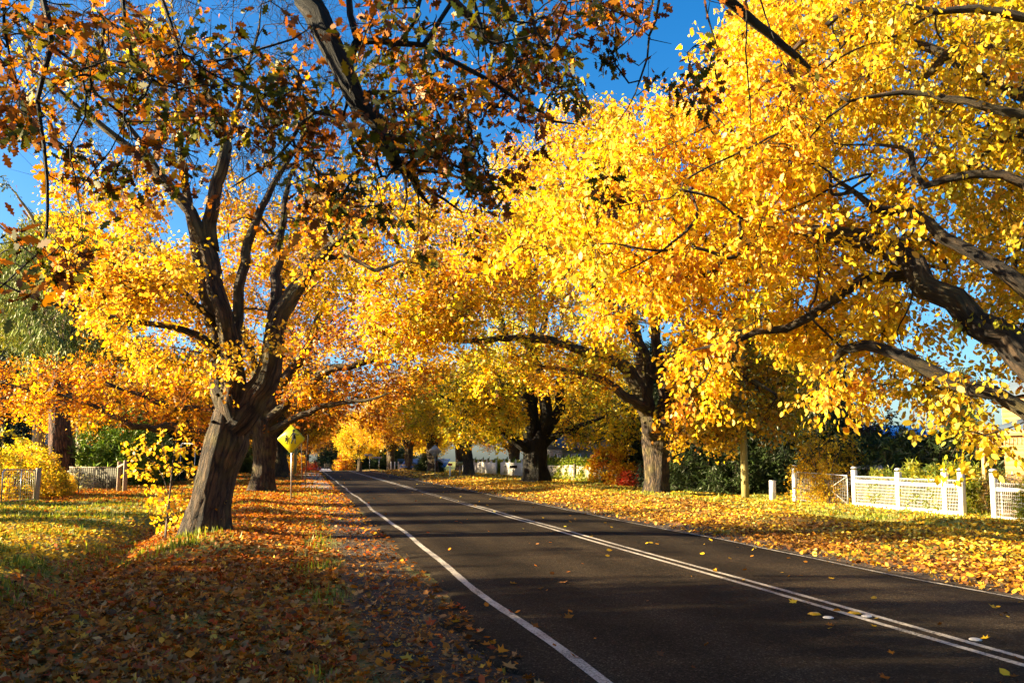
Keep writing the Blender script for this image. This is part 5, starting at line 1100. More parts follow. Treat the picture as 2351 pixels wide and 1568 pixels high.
# silver hatchback in the drive, tail towards the gate
def car():
    rz = rad(-72); p = onz(at(1957, 1100, 32.3)); o = thing('parked_car', 'silver hatchback parked behind the drive gate, its tail showing', 'car', p, rz)
    SIL = surf('silver_car_paint', (.36, .35, .33), .04, 2, rough=.28, metal=.55, bump=0)
    # cross sections along x (tail at x=0), half width, sill, belt and roof heights
    S = [(0.0, .62, .42, .62, .66), (.05, .74, .30, .86, .92), (.14, .79, .24, .95, 1.02), (.32, .82, .20, .95, 1.28), (.7, .84, .19, .94, 1.42), (1.5, .85, .18, .92, 1.47), (2.2, .85, .18, .91, 1.40), (2.75, .84, .18, .92, 1.06), (3.3, .82, .19, .86, .90), (3.75, .76, .24, .74, .77), (3.9, .62, .34, .60, .62)]
    V = []; F = []
    for x, w, s, bl, rf in S:
        tw = w * (.80 if rf > bl + .1 else .92)
        prof = [(-w * .9, s), (-w, s + (bl - s) * .3), (-w * 1.0, s + (bl - s) * .7), (-w * .96, bl), (-tw, bl + (rf - bl) * .75), (-tw * .8, rf), (0, rf + .015), (tw * .8, rf), (tw, bl + (rf - bl) * .75), (w * .96, bl), (w, s + (bl - s) * .7), (w, s + (bl - s) * .3), (w * .9, s)]
        V += [(x, a, z) for a, z in prof]
    k = 13
    for i in range(len(S) - 1):
        for j in range(k): F.append((i * k + j, i * k + (j + 1) % k, i * k + k + (j + 1) % k, i * k + k + j))
    F += [tuple(range(k)), tuple(reversed(range(len(V) - k, len(V))))]
    b = MB(); b.add(V, F); body = b.build('body', SIL, o, True)
    def pane(name, idx):
        b = MB()
        for a_, c_ in idx:
            q = [np.array(V[i]) for i in (a_[0], a_[1], c_[1], c_[0])]; n = np.cross(q[1] - q[0], q[3] - q[0]); n /= np.linalg.norm(n) + 1e-9
            ctr = sum(q) / 4
            if np.dot(n, ctr - np.array((1.9, 0, .8))) < 0: n = -n
            b.quad(*[tuple(ctr + (v - ctr) * .9 + n * .006) for v in q])
        b.build(name, GL, o)
    pane('side_window', [((3 * k + 3, 3 * k + 4), (4 * k + 3, 4 * k + 4)), ((4 * k + 3, 4 * k + 4), (5 * k + 3, 5 * k + 4)), ((5 * k + 3, 5 * k + 4), (6 * k + 3, 6 * k + 4))])
    pane('side_window', [((3 * k + 8, 3 * k + 9), (4 * k + 8, 4 * k + 9)), ((4 * k + 8, 4 * k + 9), (5 * k + 8, 5 * k + 9)), ((5 * k + 8, 5 * k + 9), (6 * k + 8, 6 * k + 9))])
    pane('rear_window', [((2 * k + 5, 2 * k + 6), (3 * k + 5, 3 * k + 6)), ((2 * k + 6, 2 * k + 7), (3 * k + 6, 3 * k + 7))])
    pane('windscreen', [((6 * k + 5, 6 * k + 6), (7 * k + 5, 7 * k + 6)), ((6 * k + 6, 6 * k + 7), (7 * k + 6, 7 * k + 7))])
    RED = surf('red_lens', (.45, .015, .012), .1, 20, rough=.15, bump=0)
    for s in (-1, 1):
        b = MB(); b.box((.075, s * .66, .80), (.14, .22, .24), bev=.03, rz=s * .35); b.build('tail_light', RED, o)
    b = MB(); b.box((.03, 0, .46), (.16, 1.46, .16), bev=.05); b.build('bumper', SIL, o)
    b = MB(); b.box((-.012, 0, .70), (.02, .38, .12), bev=.005); b.build('number_plate', WHITE, o)
    T = surf('tyre_rubber', (.018, .018, .018), .2, 20, rough=.85); RM = surf('alloy_rim', (.4, .4, .4), .1, 10, rough=.35, metal=.8)
    for x in (.75, 3.1):
        for s in (-1, 1):
            b = MB(); b.tube([(x, s * .70, .29), (x, s * .72, .29), (x, s * .84, .29), (x, s * .86, .29)], [.26, .295, .295, .26], 20); w = b.build('wheel', T, o, False)
            b = MB(); b.tube([(x, s * .80, .29), (x, s * .868, .29)], .17, 14); b.build('rim', RM, w)
car()
# ---------- weatherboard house at the right edge, with veranda
def boards(b, x, y0, y1, z0, z1, step=.16, axis='y', th=.025):
    z = z0
    while z < z1 - .02:
        if axis == 'y': b.box((x, (y0 + y1) / 2, z + step / 2), (th, y1 - y0, step * .98), tilt=-.09, ax='y')
        else: b.box(((y0 + y1) / 2, x, z + step / 2), (y1 - y0, th, step * .98), tilt=-.09, ax='x')
        z += step
CREAM = surf('cream_weatherboard', (.42, .24, .10), .12, 3, bump=.15, rough=.6)
ROOFB = surf('blue_grey_corrugated_iron', (.05, .075, .11), .15, 2, rough=.75, metal=0, bump=.05)
def corrug(b, a, c, e, n=40, amp=.018):
    """corrugated sheet: a = eave start, a->c along the eave, a->e up the slope"""
    a, c, e = [np.array(q, float) for q in (a, c, e)]; u = c - a; v = e - a; nn = np.cross(u, v); nn /= np.linalg.norm(nn); V = []; 
    for j in range(n + 1):
        o_ = a + u * j / n + nn * amp * math.sin(j * PI)
        o_ = a + u * j / n + nn * (amp if j % 2 else -amp)
        V += [tuple(o_), tuple(o_ + v), tuple(o_ + v - nn * .02), tuple(o_ - nn * .02)]
    F = []
    for j in range(n):
        p_, q_ = j * 4, j * 4 + 4
        F += [(p_, q_, q_ + 1, p_ + 1), (p_ + 3, p_ + 2, q_ + 2, q_ + 3), (p_, p_ + 3, q_ + 3, q_), (p_ + 1, q_ + 1, q_ + 2, p_ + 2)]
    b.add(V, F)
def right_house():
    org = (22.4, 14, 0.05); o = thing('weatherboard_house', 'cream weatherboard house with fretwork veranda at the right edge', 'house', org)
    X = 22.4; y0, y1 = 4.0, 21.6
    b = MB(org); b.box((X + 3.5, (y0 + y1) / 2, 1.7), (6.9, y1 - y0 - .1, 3.3)); boards(b, X, y0, y1, .35, 3.7); boards(b, y1 + .01, X, X + 7, .35, 3.7, axis='x'); b.build('wall', CREAM, o)
    b = MB(org)
    R0 = 3.75
    corrug(b, (X - .3, y1 + .4, R0), (X - .3, y0, R0), (X + 3.6, y1 + .4, R0 + 2.0), 60); corrug(b, (X + 7.5, y0, R0), (X + 7.5, y1 + .4, R0), (X + 3.6, y0, R0 + 2.0), 60)
    rf = b.build('roof', ROOFB, o)
    b = MB(org); b.box((X + 1.4, 19.0, 4.9), (.9, .7, 1.9), bev=.02); b.box((X + 1.4, 19.0, 5.85), (1.05, .85, .14), bev=.02); b.build('chimney', surf('brick_chimney', (.3, .15, .1), .3, 8), rf)
    b = MB(org); b.prism([(0, 0), (7.2, 0), (3.6, 1.9)], (X - .1, y1 + .03, 3.7), (1, 0, 0), (0, 0, 1), .06); b.build('gable', CREAM, o)
    # veranda
    vx = 19.95; b = MB(org); corrug(b, (vx - .25, 20.2, 2.5), (vx - .25, 6, 2.5), (X, 20.2, 3.15), 56); b.build('veranda_roof', ROOFB, o)
    b = MB(org); b.box((vx - .27, 13.1, 2.46), (.06, 14.2, .13), bev=.015); b.build('gutter', CREAM, o)
    b = MB(org); b.box((vx, 13.05, 2.34), (.07, 14.0, .07)); b.box((vx, 13.05, 2.06), (.06, 14.0, .06))
    for k in range(100): b.box((vx, 6.2 + k * .14, 2.2), (.03, .05, .22))
    b.build('fretwork', CREAM, o)
    for y in (20.0, 17.0, 14.0, 11.0):
        b = MB(org); b.box((vx, y, 1.18), (.115, .115, 2.3), bev=.012); b.box((vx, y, 1.95), (.15, .15, .06), bev=.01); b.box((vx, y, .5), (.15, .15, .12), bev=.01); b.build('post', CREAM, o)
    b = MB(org); b.box((21.2, 13, .14), (2.5, 14.2, .12)); b.build('floor', TIMB, o)
    for y in (18.4, 12):
        b = MB(org); b.box((X - .03, y, 1.75), (.06, 1.2, 1.7)); w = b.build('window', WHITE, o); b = MB(org); b.box((X - .058, y, 2.16), (.012, 1.0, .7)); b.box((X - .058, y, 1.34), (.012, 1.0, .7)); b.build('pane', GL, w)
right_house()
# ---------- long low house with blue roof behind
def blue_house():
    c = at(2120, 1040, 52); x, y = float(c[0]), float(c[1]); org = (x, y, 0); o = thing('blue_roof_house', 'long low house with bright blue iron roof behind the purple maple', 'house', org)
    BL = surf('bright_blue_iron', (.05, .20, .50), .12, 1.5, rough=.35, metal=.2, bump=.03)
    rx = math.cos(YAW), -math.sin(YAW); fx = math.sin(YAW), math.cos(YAW)
    W = lambda r, f, z: (x + rx[0] * r + fx[0] * f, y + rx[1] * r + fx[1] * f, z)
    b = MB(org); b.box(W(1.2, 2.5, 1.1), (9.4, 4.4, 2.3), rz=-YAW); b.box(W(-.3, 8.2, 1.2), (7.2, 6, 2.4), rz=-YAW); b.build('wall', surf('red_brown_wall', (.12, .05, .035), .3, 5), o)
    b = MB(org); corrug(b, W(-3.8, -.3, 2.25), W(6.4, -.3, 2.25), W(-3.8, 5, 2.75), 50); b.build('lean_to_roof', BL, o)
    b = MB(org); corrug(b, W(-4.4, 5, 2.72), W(3.4, 5, 2.72), W(-3.4, 8.4, 4.2), 40); corrug(b, W(3.4, 11.6, 2.72), W(-4.4, 11.6, 2.72), W(3.0, 8.4, 4.2), 40); rf = b.build('main_roof', BL, o)
    b = MB(org); b.box(W(-.9, 6.4, 3.5), (.5, .5, .7), rz=-YAW, bev=.05); b.tube([W(-.9, 6.4, 3.8), W(-.9, 6.4, 4.15)], .17, 10); b.build('vent', GALV, rf)
    b = MB(org); b.box(W(-3.0, 6.2, 3.25), (1.5, .03, 1.0), rz=-YAW, tilt=-1.15, ax='x'); b.build('rust_patch', surf('rusty_iron', (.22, .08, .04), .3, 6), rf)
    b = MB(org); b.box(W(1.3, -.28, 2.2), (10.3, .08, .12), rz=-YAW); b.build('gutter', DARKT, o)
    b = MB(org); b.box(W(4.0, 1.0, 3.2), (.42, .42, 1.6), rz=-YAW, bev=.02); b.build('chimney', surf('dark_brick_flue', (.09, .04, .035), .3, 9), o)
blue_house()
# roof aerial on a mast
def aerial():
    c = at(1949, 960, 44); x, y = float(c[0]), float(c[1]); o = thing('roof_aerial', 'grey television aerial on a thin mast against the spruces', 'aerial', (x, y, 0)); org = (x, y, 0)
    b = MB(org); b.tube([(x, y, 0), (x, y, 5.1)], .025, 6); b.build('mast', GALV, o)
    b = MB(org); b.tube([(x - .62, y, 4.88), (x + .42, y + .1, 5.06)], .018, 6)
    for t in np.linspace(0, 1, 7): q = np.array((x - .6 + t, y + .1 * t, 4.89 + .17 * t)); b.tube([q + (-.05, -.35, 0), q + (.05, .35, 0)], .008, 5)
    b.tube([(x - .68, y - .05, 4.62), (x, y, 4.62)], .02, 6); b.build('boom', GALV, o)
aerial()
# ---------- fences on the far right
def palings(name, label, x, y0, y1, h, m, cat, picket=False):
    ym = (y0 + y1) / 2; z0 = float(gz(x, ym)); org = (x, ym, z0); o = thing(name, label, cat, org); r = np.random.default_rng(int(y0)); b = MB(org)
    y = y0
    while y < y1:
        w = .10; hh = h + (r.normal(0, .015) if not picket else .02 * math.sin(y * 2))
        z = float(gz(x, y))
        if picket: b.prism([(-w / 2, 0), (w / 2, 0), (w / 2, hh), (0, hh + .07), (-w / 2, hh)], (x, y, z), (0, -1, 0), (0, 0, 1), .02)
        else: b.box((x + r.normal(0, .006), y, z + hh / 2), (.02, w, hh), tilt=r.normal(0, .01))
        y += w + (.045 if picket else .014)
    b.build('palings' if not picket else 'pickets', m, o)
    for z in (.3, h - .25): b = MB(org); b.box((x + .04, ym, z0 + z), (.05, y1 - y0, .07)); b.build('rail', m, o)
    y = y0
    while y <= y1 + .1:
        b = MB(org); z = float(gz(x, y))
        if picket: b.box((x, y, z + h / 2 + .1), (.15, .15, h + .2), bev=.01); b.box((x, y, z + h + .22), (.19, .19, .04), bev=.01); b.tube([(x, y, z + h + .23), (x, y, z + h + .3), (x, y, z + h + .36), (x, y, z + h + .42)], [.04, .085, .07, .01], 8)
        else: b.box((x + .07, y, z + h / 2), (.1, .1, h), bev=.01)
        b.build('post', m, o); y += 2.6 if not picket else 2.4
    return o
PICK = surf('white_picket_paint', (.70, .66, .60), .1, 4, dirt=(.5, .46, .4))
palings('paling_fence', 'grey timber paling fence beside the metal mesh gate', 20.2, 53.4, 58.6, 1.15, PALE_T, 'fence')
palings('paling_fence', 'weathered paling fence behind the dark many-stemmed tree', 20.2, 59.4, 67, 1.15, PALE_T, 'fence')
palings('picket_fence', 'white picket fence with knobbed posts behind the dark tree', 20.3, 68, 84, 1.25, PICK, 'fence', True)
palings('picket_fence', 'white picket fence further along, past the letterboxes', 20.3, 86, 106, 1.25, PICK, 'fence', True)
for y, l in ((59.0, 'dark gate post between the two paling fences'), (51.0, 'rough timber post right of the metal mesh gate'), (50.4, 'short timber post furthest right by the metal mesh gate')):
    p = onz((20.2, y)); o = thing('fence_post', l, 'post', p); b = MB(p); b.box((20.2, y, p[2] + .6), (.22, .22, 1.3), bev=.02); b.box((20.2, y, p[2] + 1.26), (.17, .17, .05), bev=.015); b.build('post', DARKT if y > 55 else TIMB, o)
def mesh_gate():
    p = onz((20.2, 52.2)); o = thing('mesh_gate', 'square metal mesh gate set in the paling fence', 'gate', p); x, y, z = p; b = MB(p)
    b.tube([(x, y - .95, z + .1), (x, y + .95, z + .1), (x, y + .95, z + 1.25), (x, y - .95, z + 1.25), (x, y - .95, z + .1)], .025, 6); b.tube([(x, y, z + .1), (x, y, z + 1.25)], .02, 6); b.build('frame', GALV, o)
    b = MB(p)
    for k in range(1, 12): b.tube([(x, y - .95 + k * .158, z + .1), (x, y - .95 + k * .158, z + 1.25)], .011, 4)
    for k in range(1, 8): b.tube([(x, y - .95, z + .1 + k * .143), (x, y + .95, z + .1 + k * .143)], .011, 4)
    b.build('mesh', GALV, o)
mesh_gate()
# letterboxes
def letterbox(label, x, y, h, w, m, post, pw=.06, rd=False):
    p = onz((x, y)); o = thing('letterbox', label, 'letterbox', p); z = p[2]
    b = MB(p); b.box((x, y, z + h / 2), (pw, pw, h), bev=.005); b.build('post', post, o)
    b = MB(p); b.box((x, y, z + h + .11), (w, .34, .2), bev=.02)
    if rd: b.tube([(x - w / 2 + .002, y, z + h + .2), (x + w / 2 - .002, y, z + h + .2)], .12, 12)
    bx = b.build('box', m, o); b = MB(p); b.box((x, y - .175, z + h + .14), (w * .7, .01, .035)); b.build('slot', BLACK, bx)
letterbox('black letterbox on a thin pole before the dark many-stemmed tree', 13.7, 53.0, .95, .46, BLACK, BLACK, .04)
letterbox('red letterbox on a white post near the diamond sign', 12.4, 70.5, .92, .36, surf('red_letterbox', (.45, .02, .02), .1, 9), WHITE, .12)
letterbox('olive rounded letterbox on a timber post beside the red one', 13.1, 69.5, .96, .5, surf('olive_letterbox', (.2, .17, .05), .15, 9), TIMB, .1, True)
# ---------- signs
YS = surf('yellow_sign_sheeting', (.80, .72, .01), .05, 6, rough=.4, bump=0)
def round_poly(R_, r_, n=5):
    P = []
    for k in range(4):
        a = k * PI / 2; c = np.array((math.cos(a), math.sin(a))) * (R_ - r_ * math.sqrt(2))
        for j in range(n + 1):
            w = a - PI / 4 + PI / 2 * j / n; P.append((c[0] + r_ * math.cos(w), c[1] + r_ * math.sin(w)))
    return P
def diamond(label, x, y, hc, R_, face, rz, picto):
    z = float(gz(x, y)); o = thing('warning_sign', label, 'sign', (x, y, z), rz); b = MB()
    b.tube([(.02, 0, -.1), (0, 0, hc * .5), (-.02, 0, hc + R_ * .8)], .028, 10); b.build('pole', GALV, o, True)
    b = MB(); b.prism(round_poly(R_, .07), (-.02, -.040, hc), (1, 0, 0), (0, 0, 1), -.006); b.build('panel', face, o)
    if not picto:
        b = MB(); b.box((-.02, -.036, hc + .2), (.5, .012, .03)); b.box((-.02, -.036, hc - .2), (.5, .012, .03)); b.build('bracket', GALV, o); return
    b = MB(); A = round_poly(R_ - .018, .06); B_ = round_poly(R_ - .038, .055); n = len(A)
    V = [(q[0] - .02, -.0415 - .006, hc + q[1]) for q in A] + [(q[0] - .02, -.0415 - .006, hc + q[1]) for q in B_]; b.add(V, [(j, (j + 1) % n, n + (j + 1) % n, n + j) for j in range(n)]); b.build('border', BLACK, o)
    s = R_ / 127.5; Q = lambda pts: [((u - 213) * s, -(v - 305) * s) for u, v in pts]
    circ = lambda u, v, r: [(u + r * math.cos(t), v + r * math.sin(t)) for t in np.linspace(0, 2 * PI, 15)[:-1]]
    shapes = [circ(231, 232, 11.5), circ(166, 280, 8.5),
              [(225, 245), (236, 244), (244, 256), (254, 300), (238, 307), (216, 301), (221, 268)], [(236, 246), (243, 252), (262, 265), (282, 263), (282, 268), (260, 271), (240, 262)], [(226, 246), (220, 252), (204, 276), (194, 297), (198, 301), (210, 281), (224, 262)],
              [(222, 300), (232, 304), (228, 318), (217, 337), (223, 343), (220, 346), (207, 339), (219, 316)], [(236, 304), (248, 300), (251, 318), (252, 340), (260, 343), (258, 347), (244, 345), (244, 320)],
              [(160, 290), (172, 289), (177, 300), (178, 316), (170, 318), (158, 316)], [(171, 291), (176, 290), (186, 298), (196, 296), (197, 300), (185, 303)], [(161, 291), (156, 297), (147, 306), (143, 320), (148, 321), (152, 309), (162, 302)],
              [(158, 314), (168, 317), (162, 330), (150, 342), (151, 348), (147, 350), (140, 344), (154, 328)], [(166, 317), (177, 314), (181, 328), (182, 344), (189, 348), (187, 351), (176, 349), (174, 330)]]
    b = MB()
    for q, sh in enumerate(shapes):
        P = Q(sh); ar = sum(P[i][0] * P[(i + 1) % len(P)][1] - P[(i + 1) % len(P)][0] * P[i][1] for i in range(len(P)))
        if ar < 0: P = P[::-1]
        b.prism(P, (-.02, -.0465 - .0003 * q, hc), (1, 0, 0), (0, 0, 1), .002)
    b.build('walking_figures', BLACK, o)
ps = gp(667, 1152)
diamond('yellow diamond sign with two black walking figures on the left verge', ps[0], ps[1], 2.42, .58, YS, -rad(17), True)
SB = surf('grey_sign_back', (.42, .36, .31), .1, 6, rough=.5, metal=.3)
diamond('diamond sign seen from its grey back on the far right verge', 11.6, 74.0, 2.35, .62, SB, -.1, False)
for k, (x, y, h, l) in enumerate(((-.05, 46, 3.0, 'plain steel post just behind the yellow walking-people sign'), (-.25, 57, 3.4, 'second steel post behind the yellow walking-people sign'))):
    z = float(gz(x, y)); o = thing('sign_post', l, 'post', (x, y, z), 0, 'bare steel posts behind the yellow sign'); b = MB((x, y, z)); b.tube([(x, y, z - .1), (x + .1 - .25 * k, y, z + h)], .026, 8); b.build('shaft', DARKT, o, True)
    b = MB((x, y, z)); b.box((x + .1 - .25 * k, y + .04, z + h - .3), (.05, .02, .55), bev=.004); b.build('edge_on_plate', GALV, o)
def street_sign():
    p = onz((9.0, 112)); o = thing('street_sign', 'pale street name blades on two posts at the end of the road', 'sign', p); x, y, z = p
    for q in (-.55, .75): b = MB(p); b.tube([(x + q, y, z), (x + q, y, z + 2.2 - (.35 if q > 0 else 0))], .035, 8); b.build('post', GALV, o)
    b = MB(p); b.box((x - .75, y - .03, z + 2.25), (1.1, .02, .24), bev=.004); b.build('name_blade', SB, o); b = MB(p); b.box((x + .45, y - .03, z + 1.9), (1.3, .02, .24), bev=.004); b.build('name_blade', SB, o)
street_sign()
for k, (x, y) in enumerate(((12.0, 118), (12.6, 118.4), (13.2, 119))):
    z = float(gz(x, y)); o = thing('guide_post', ['white guide post on the far right, leftmost of three', 'white guide post on the far right, middle of three', 'white guide post on the far right, rightmost of three'][k], 'post', (x, y, z), 0, 'white guide posts by the far crest'); b = MB((x, y, z)); b.box((x, y, z + .6), (.16, .1, 1.3), bev=.015); b.build('post', WHITE, o); b = MB((x, y, z)); b.box((x, y - .055, z + 1.05), (.1, .012, .12)); b.build('reflector', surf('white_reflector', (.7, .7, .7), .05, 9) if k == 0 else bpy.data.materials['white_reflector'], o)
def far_roof():
    c = at(970, 1075, 118); x, y = float(c[0]), float(c[1]); org = (x, y, -.4); o = thing('blue_shed', 'low shed with pale blue roof far down the road on the right', 'shed', org); BL = bpy.data.materials['bright_blue_iron']
    b = MB(org); b.box((x, y + 2, .2), (6, 4, 1.4)); b.build('wall', TIMB, o); b = MB(org); corrug(b, (x - 3.4, y - .3, .5), (x + 3.4, y - .3, .5), (x - 2.2, y + 2.4, 1.7), 30); corrug(b, (x + 3.4, y + 4.4, .7), (x - 3.4, y + 4.4, .7), (x + 3.4, y + 2.4, 1.7), 30); b.build('roof', BL, o)
far_roof()
# farm gate and table by the pale drive at the end
def far_gate(u, label):
    c = at(u, 1075, 158); x, y = float(c[0]), float(c[1]); z = float(gz(x, y)) + .12; o = thing('farm_gate', label, 'gate', (x, y, z), 0, 'farm gates by the pale drive'); b = MB((x, y, z))
    for q in (.2, .5, .8, 1.1): b.tube([(x - 1, y, z + q), (x + 1, y, z + q)], .04, 5)
    b.tube([(x - 1, y, z), (x - 1, y, z + 1.3)], .06, 6); b.tube([(x + 1, y, z), (x + 1, y, z + 1.3)], .06, 6); b.build('frame', DARKT, o)
far_gate(714, 'dark farm gate left of the pale drive'); far_gate(757, 'dark farm gate right of the pale drive')
def picnic():
    c = at(744, 1075, 152); x, y = float(c[0]), float(c[1]); z = float(gz(x, y)) + .1; o = thing('picnic_table', 'tiny dark picnic table beside the pale drive', 'table', (x, y, z)); b = MB((x, y, z)); b.box((x, y, z + .75), (1.7, .8, .08)); b.build('table_top', DARKT, o)
    for s in (-1, 1): b = MB((x, y, z)); b.box((x, y + s * .75, z + .44), (1.7, .28, .06)); b.build('bench', DARKT, o)
    for s in (-1, 1): b = MB((x, y, z)); b.box((x + s * .6, y, z + .37), (.1, 1.5, .08)); b.tube([(x + s * .6, y - .6, z), (x + s * .6, y - .2, z + .72)], .05, 6); b.tube([(x + s * .6, y + .6, z), (x + s * .6, y + .2, z + .72)], .05, 6); b.build('leg', DARKT, o)
picnic()
# ---------- houses behind the right-hand fences
def far_house(name, label, x, y, w, d, h, wall, roof, rz=0, win=3):
    org = (x, y, 0); o = thing(name, label, 'house', org, rz); b = MB(); z = .2
    b.box((0, 0, h / 2), (w, d, h)); 
    while z < h: b.box((0, -d / 2 - .012, z), (w + .04, .03, .17), tilt=.1); b.box((-w / 2 - .012, 0, z), (.03, d + .02, .17), tilt=.1, ax='y'); z += .19
    b.build('wall', wall, o); b = MB(); e = .5
    corrug(b, (-w / 2 - e, -d / 2 - e, h), (w / 2 + e, -d / 2 - e, h), (-w / 2 - e, 0, h + d * .3), 40); corrug(b, (w / 2 + e, d / 2 + e, h), (-w / 2 - e, d / 2 + e, h), (w / 2 + e, 0, h + d * .3), 40)
    b.prism([(-d / 2 - .1, 0), (d / 2 + .1, 0), (0, d * .3)], (-w / 2 - .05, 0, h - .03), (0, -1, 0), (0, 0, 1), .05); rf = b.build('roof', roof, o); b = MB(); b.box((w * .2, 0, h + d * .32), (.7, .6, 1.3), bev=.02); b.build('chimney', surf(name + '_brick', (.25, .12, .08), .3, 8), rf)
    for k in range(win):
        xx = -w / 2 + w * (k + .5) / win; b = MB(); b.box((xx, -d / 2 - .05, h * .55), (1.1, .08, 1.3), bev=.01); wn = b.build('window', WHITE, o); b = MB(); b.box((xx, -d / 2 - .093, h * .55 + .31), (.92, .012, .54)); b.box((xx, -d / 2 - .093, h * .55 - .31), (.92, .012, .54)); b.build('pane', GL, wn)
        yy = -d / 2 + d * (k + .5) / win; b = MB(); b.box((-w / 2 - .05, yy, h * .55), (.08, 1.1, 1.3), bev=.01); wn = b.build('window', WHITE, o); b = MB(); b.box((-w / 2 - .093, yy, h * .55 + .31), (.012, .92, .54)); b.box((-w / 2 - .093, yy, h * .55 - .31), (.012, .92, .54)); b.build('pane', GL, wn)
    b = MB(); b.box((w * .1, -d / 2 - .045, 1.05), (.95, .07, 2.1), bev=.01); dr = b.build('door', DARKT, o); b = MB(); b.tube([(w * .1 + .35, -d / 2 - .1, 1.0), (w * .1 + .35, -d / 2 - .14, 1.0)], .03, 8); b.build('handle', GALV, dr)
    return o
GREYW = surf('grey_weatherboard', (.13, .12, .11), .2, 4); WB = surf('white_weatherboard', (.62, .61, .6), .08, 4); SL = surf('slate_grey_iron', (.09, .1, .12), .2, 3, rough=.45, metal=.3)
far_house('grey_house', 'dark grey weatherboard house behind the paling fence hedge', 29, 60, 8, 12, 3.0, GREYW, SL)
far_house('white_house', 'white weatherboard house behind the picket fence', 31, 88, 9, 13, 2.8, surf('pale_grey_weatherboard', (.24, .235, .23), .1, 4), SL)
# cottage on the left
def cottage():
    c = at(163, 1040, 88); x, y = float(c[0]), float(c[1]); org = (x, y, 0); o = thing('cottage', 'white cottage with blue-grey roof and timber veranda on the left', 'house', org, rad(8)); b = MB()
    b.box((-3.5, 3, 1.5), (7, 6, 3)); z = .1
    while z < 3: b.box((-3.5, -.012, z + .08), (7.04, .03, .17), tilt=.1); b.box((.012, 3, z + .08), (.03, 6.02, .17), tilt=-.1, ax='y'); z += .19
    b.build('wall', WB, o)
    RB = surf('pale_blue_iron', (.22, .30, .36), .12, 2, rough=.4, metal=.3, bump=.03)
    b = MB(); corrug(b, (-7.4, -.4, 2.95), (.0, -.4, 2.95), (-7.4, 3, 4.6), 40); corrug(b, (0, 6.4, 2.95), (-7.4, 6.4, 2.95), (0, 3, 4.6), 40)
    V = [(0, -.4, 2.95), (2.3, -.2, 2.5), (2.3, 6.2, 2.5), (0, 6.4, 2.95), (0, 3, 4.6)]; corrug(b, (.0, -.45, 3.0), (.0, 6.4, 3.0), (.02, -.45, 3.01), 4)
    b.add([(0, -.4, 2.97), (1.9, -.4, 2.97), (1.9, 6.4, 2.97), (0, 6.4, 2.97), (0, 3, 4.6)], [(0, 1, 4), (1, 2, 4), (2, 3, 4)]); b.build('roof', RB, o)
    b = MB(); corrug(b, (.1, -1.9, 2.42), (3.2, -1.9, 2.42), (.1, -.1, 2.75), 16); b.build('veranda_roof', DARKT, o)
    b = MB(); b.box((1.7, -1.95, 2.38), (3.3, .08, .14)); b.build('gutter', WHITE, o)
    b = MB(); b.box((1.6, 3, 1.4), (2.9, 4.6, 2.8)); b.build('inner_wall', surf('ochre_wall', (.36, .24, .10), .2, 5), o)
    for xx in (.25, 1.65, 3.1): b = MB(); b.box((xx, -1.8, 1.2), (.12, .12, 2.35), bev=.01); b.build('post', TIMB, o)
    b = MB(); b.box((1.7, -1.8, .95), (2.9, .06, .07)); b.box((1.7, -1.8, .25), (2.9, .06, .07))
    for k in range(18): b.box((.35 + k * .16, -1.8, .6), (.035, .03, .66))
    b.build('railing', TIMB, o); b = MB(); b.box((1.7, -.9, .1), (3.2, 2.0, .16)); b.build('floor', TIMB, o)
    for xx, w_ in ((.9, .9), (2.2, 1.0)): b = MB(); b.box((xx, .66, 1.25), (w_, .08, 2.0)); f = b.build('window', TIMB, o); b = MB(); b.box((xx, .61, 1.25), (w_ - .2, .03, 1.8)); b.build('pane', GL, f)
cottage()
# ---------- left gate, wire fence
def left_gate():
    a = gp(83, 1156); c = gp(2, 1163); a[2] = gz(a[0], a[1]); c[2] = gz(c[0], c[1]); org = tuple(a); e = c - a; l = np.linalg.norm(e); e /= l
    o = thing('fence_post', 'square timber gate post at the left', 'post', org); b = MB(org); b.box((a[0], a[1], a[2] + .62), (.17, .17, 1.36), bev=.012, rz=.6, tilt=.035, ax='y'); b.build('post', TIMB, o)
    P = lambda s, z: tuple(a + e * s + np.array((0, 0, z)))
    g = thing('farm_gate', 'rusty pipe and wire gate at the left edge', 'gate', P(.15, 0)); b = MB(P(.15, 0))
    b.tube([P(.15, .12), P(.15, 1.22), P(l - .1, 1.18), P(l, 1.08), P(l, .02), P(.15, .12)], .028, 8); b.tube([P(l * .48, .1), P(l * .48, 1.19)], .024, 8); b.build('frame', GALV, g, True)
    b = MB(P(.15, 0))
    for k in range(1, 8): b.tube([P(.15, .1 + k * .14), P(l, .05 + k * .135)], .004, 4)
    for k in range(1, 14): s = .15 + (l - .15) * k / 14; b.tube([P(s, .1), P(s, 1.18)], .004, 4)
    b.build('wire', GALV, g)
left_gate()
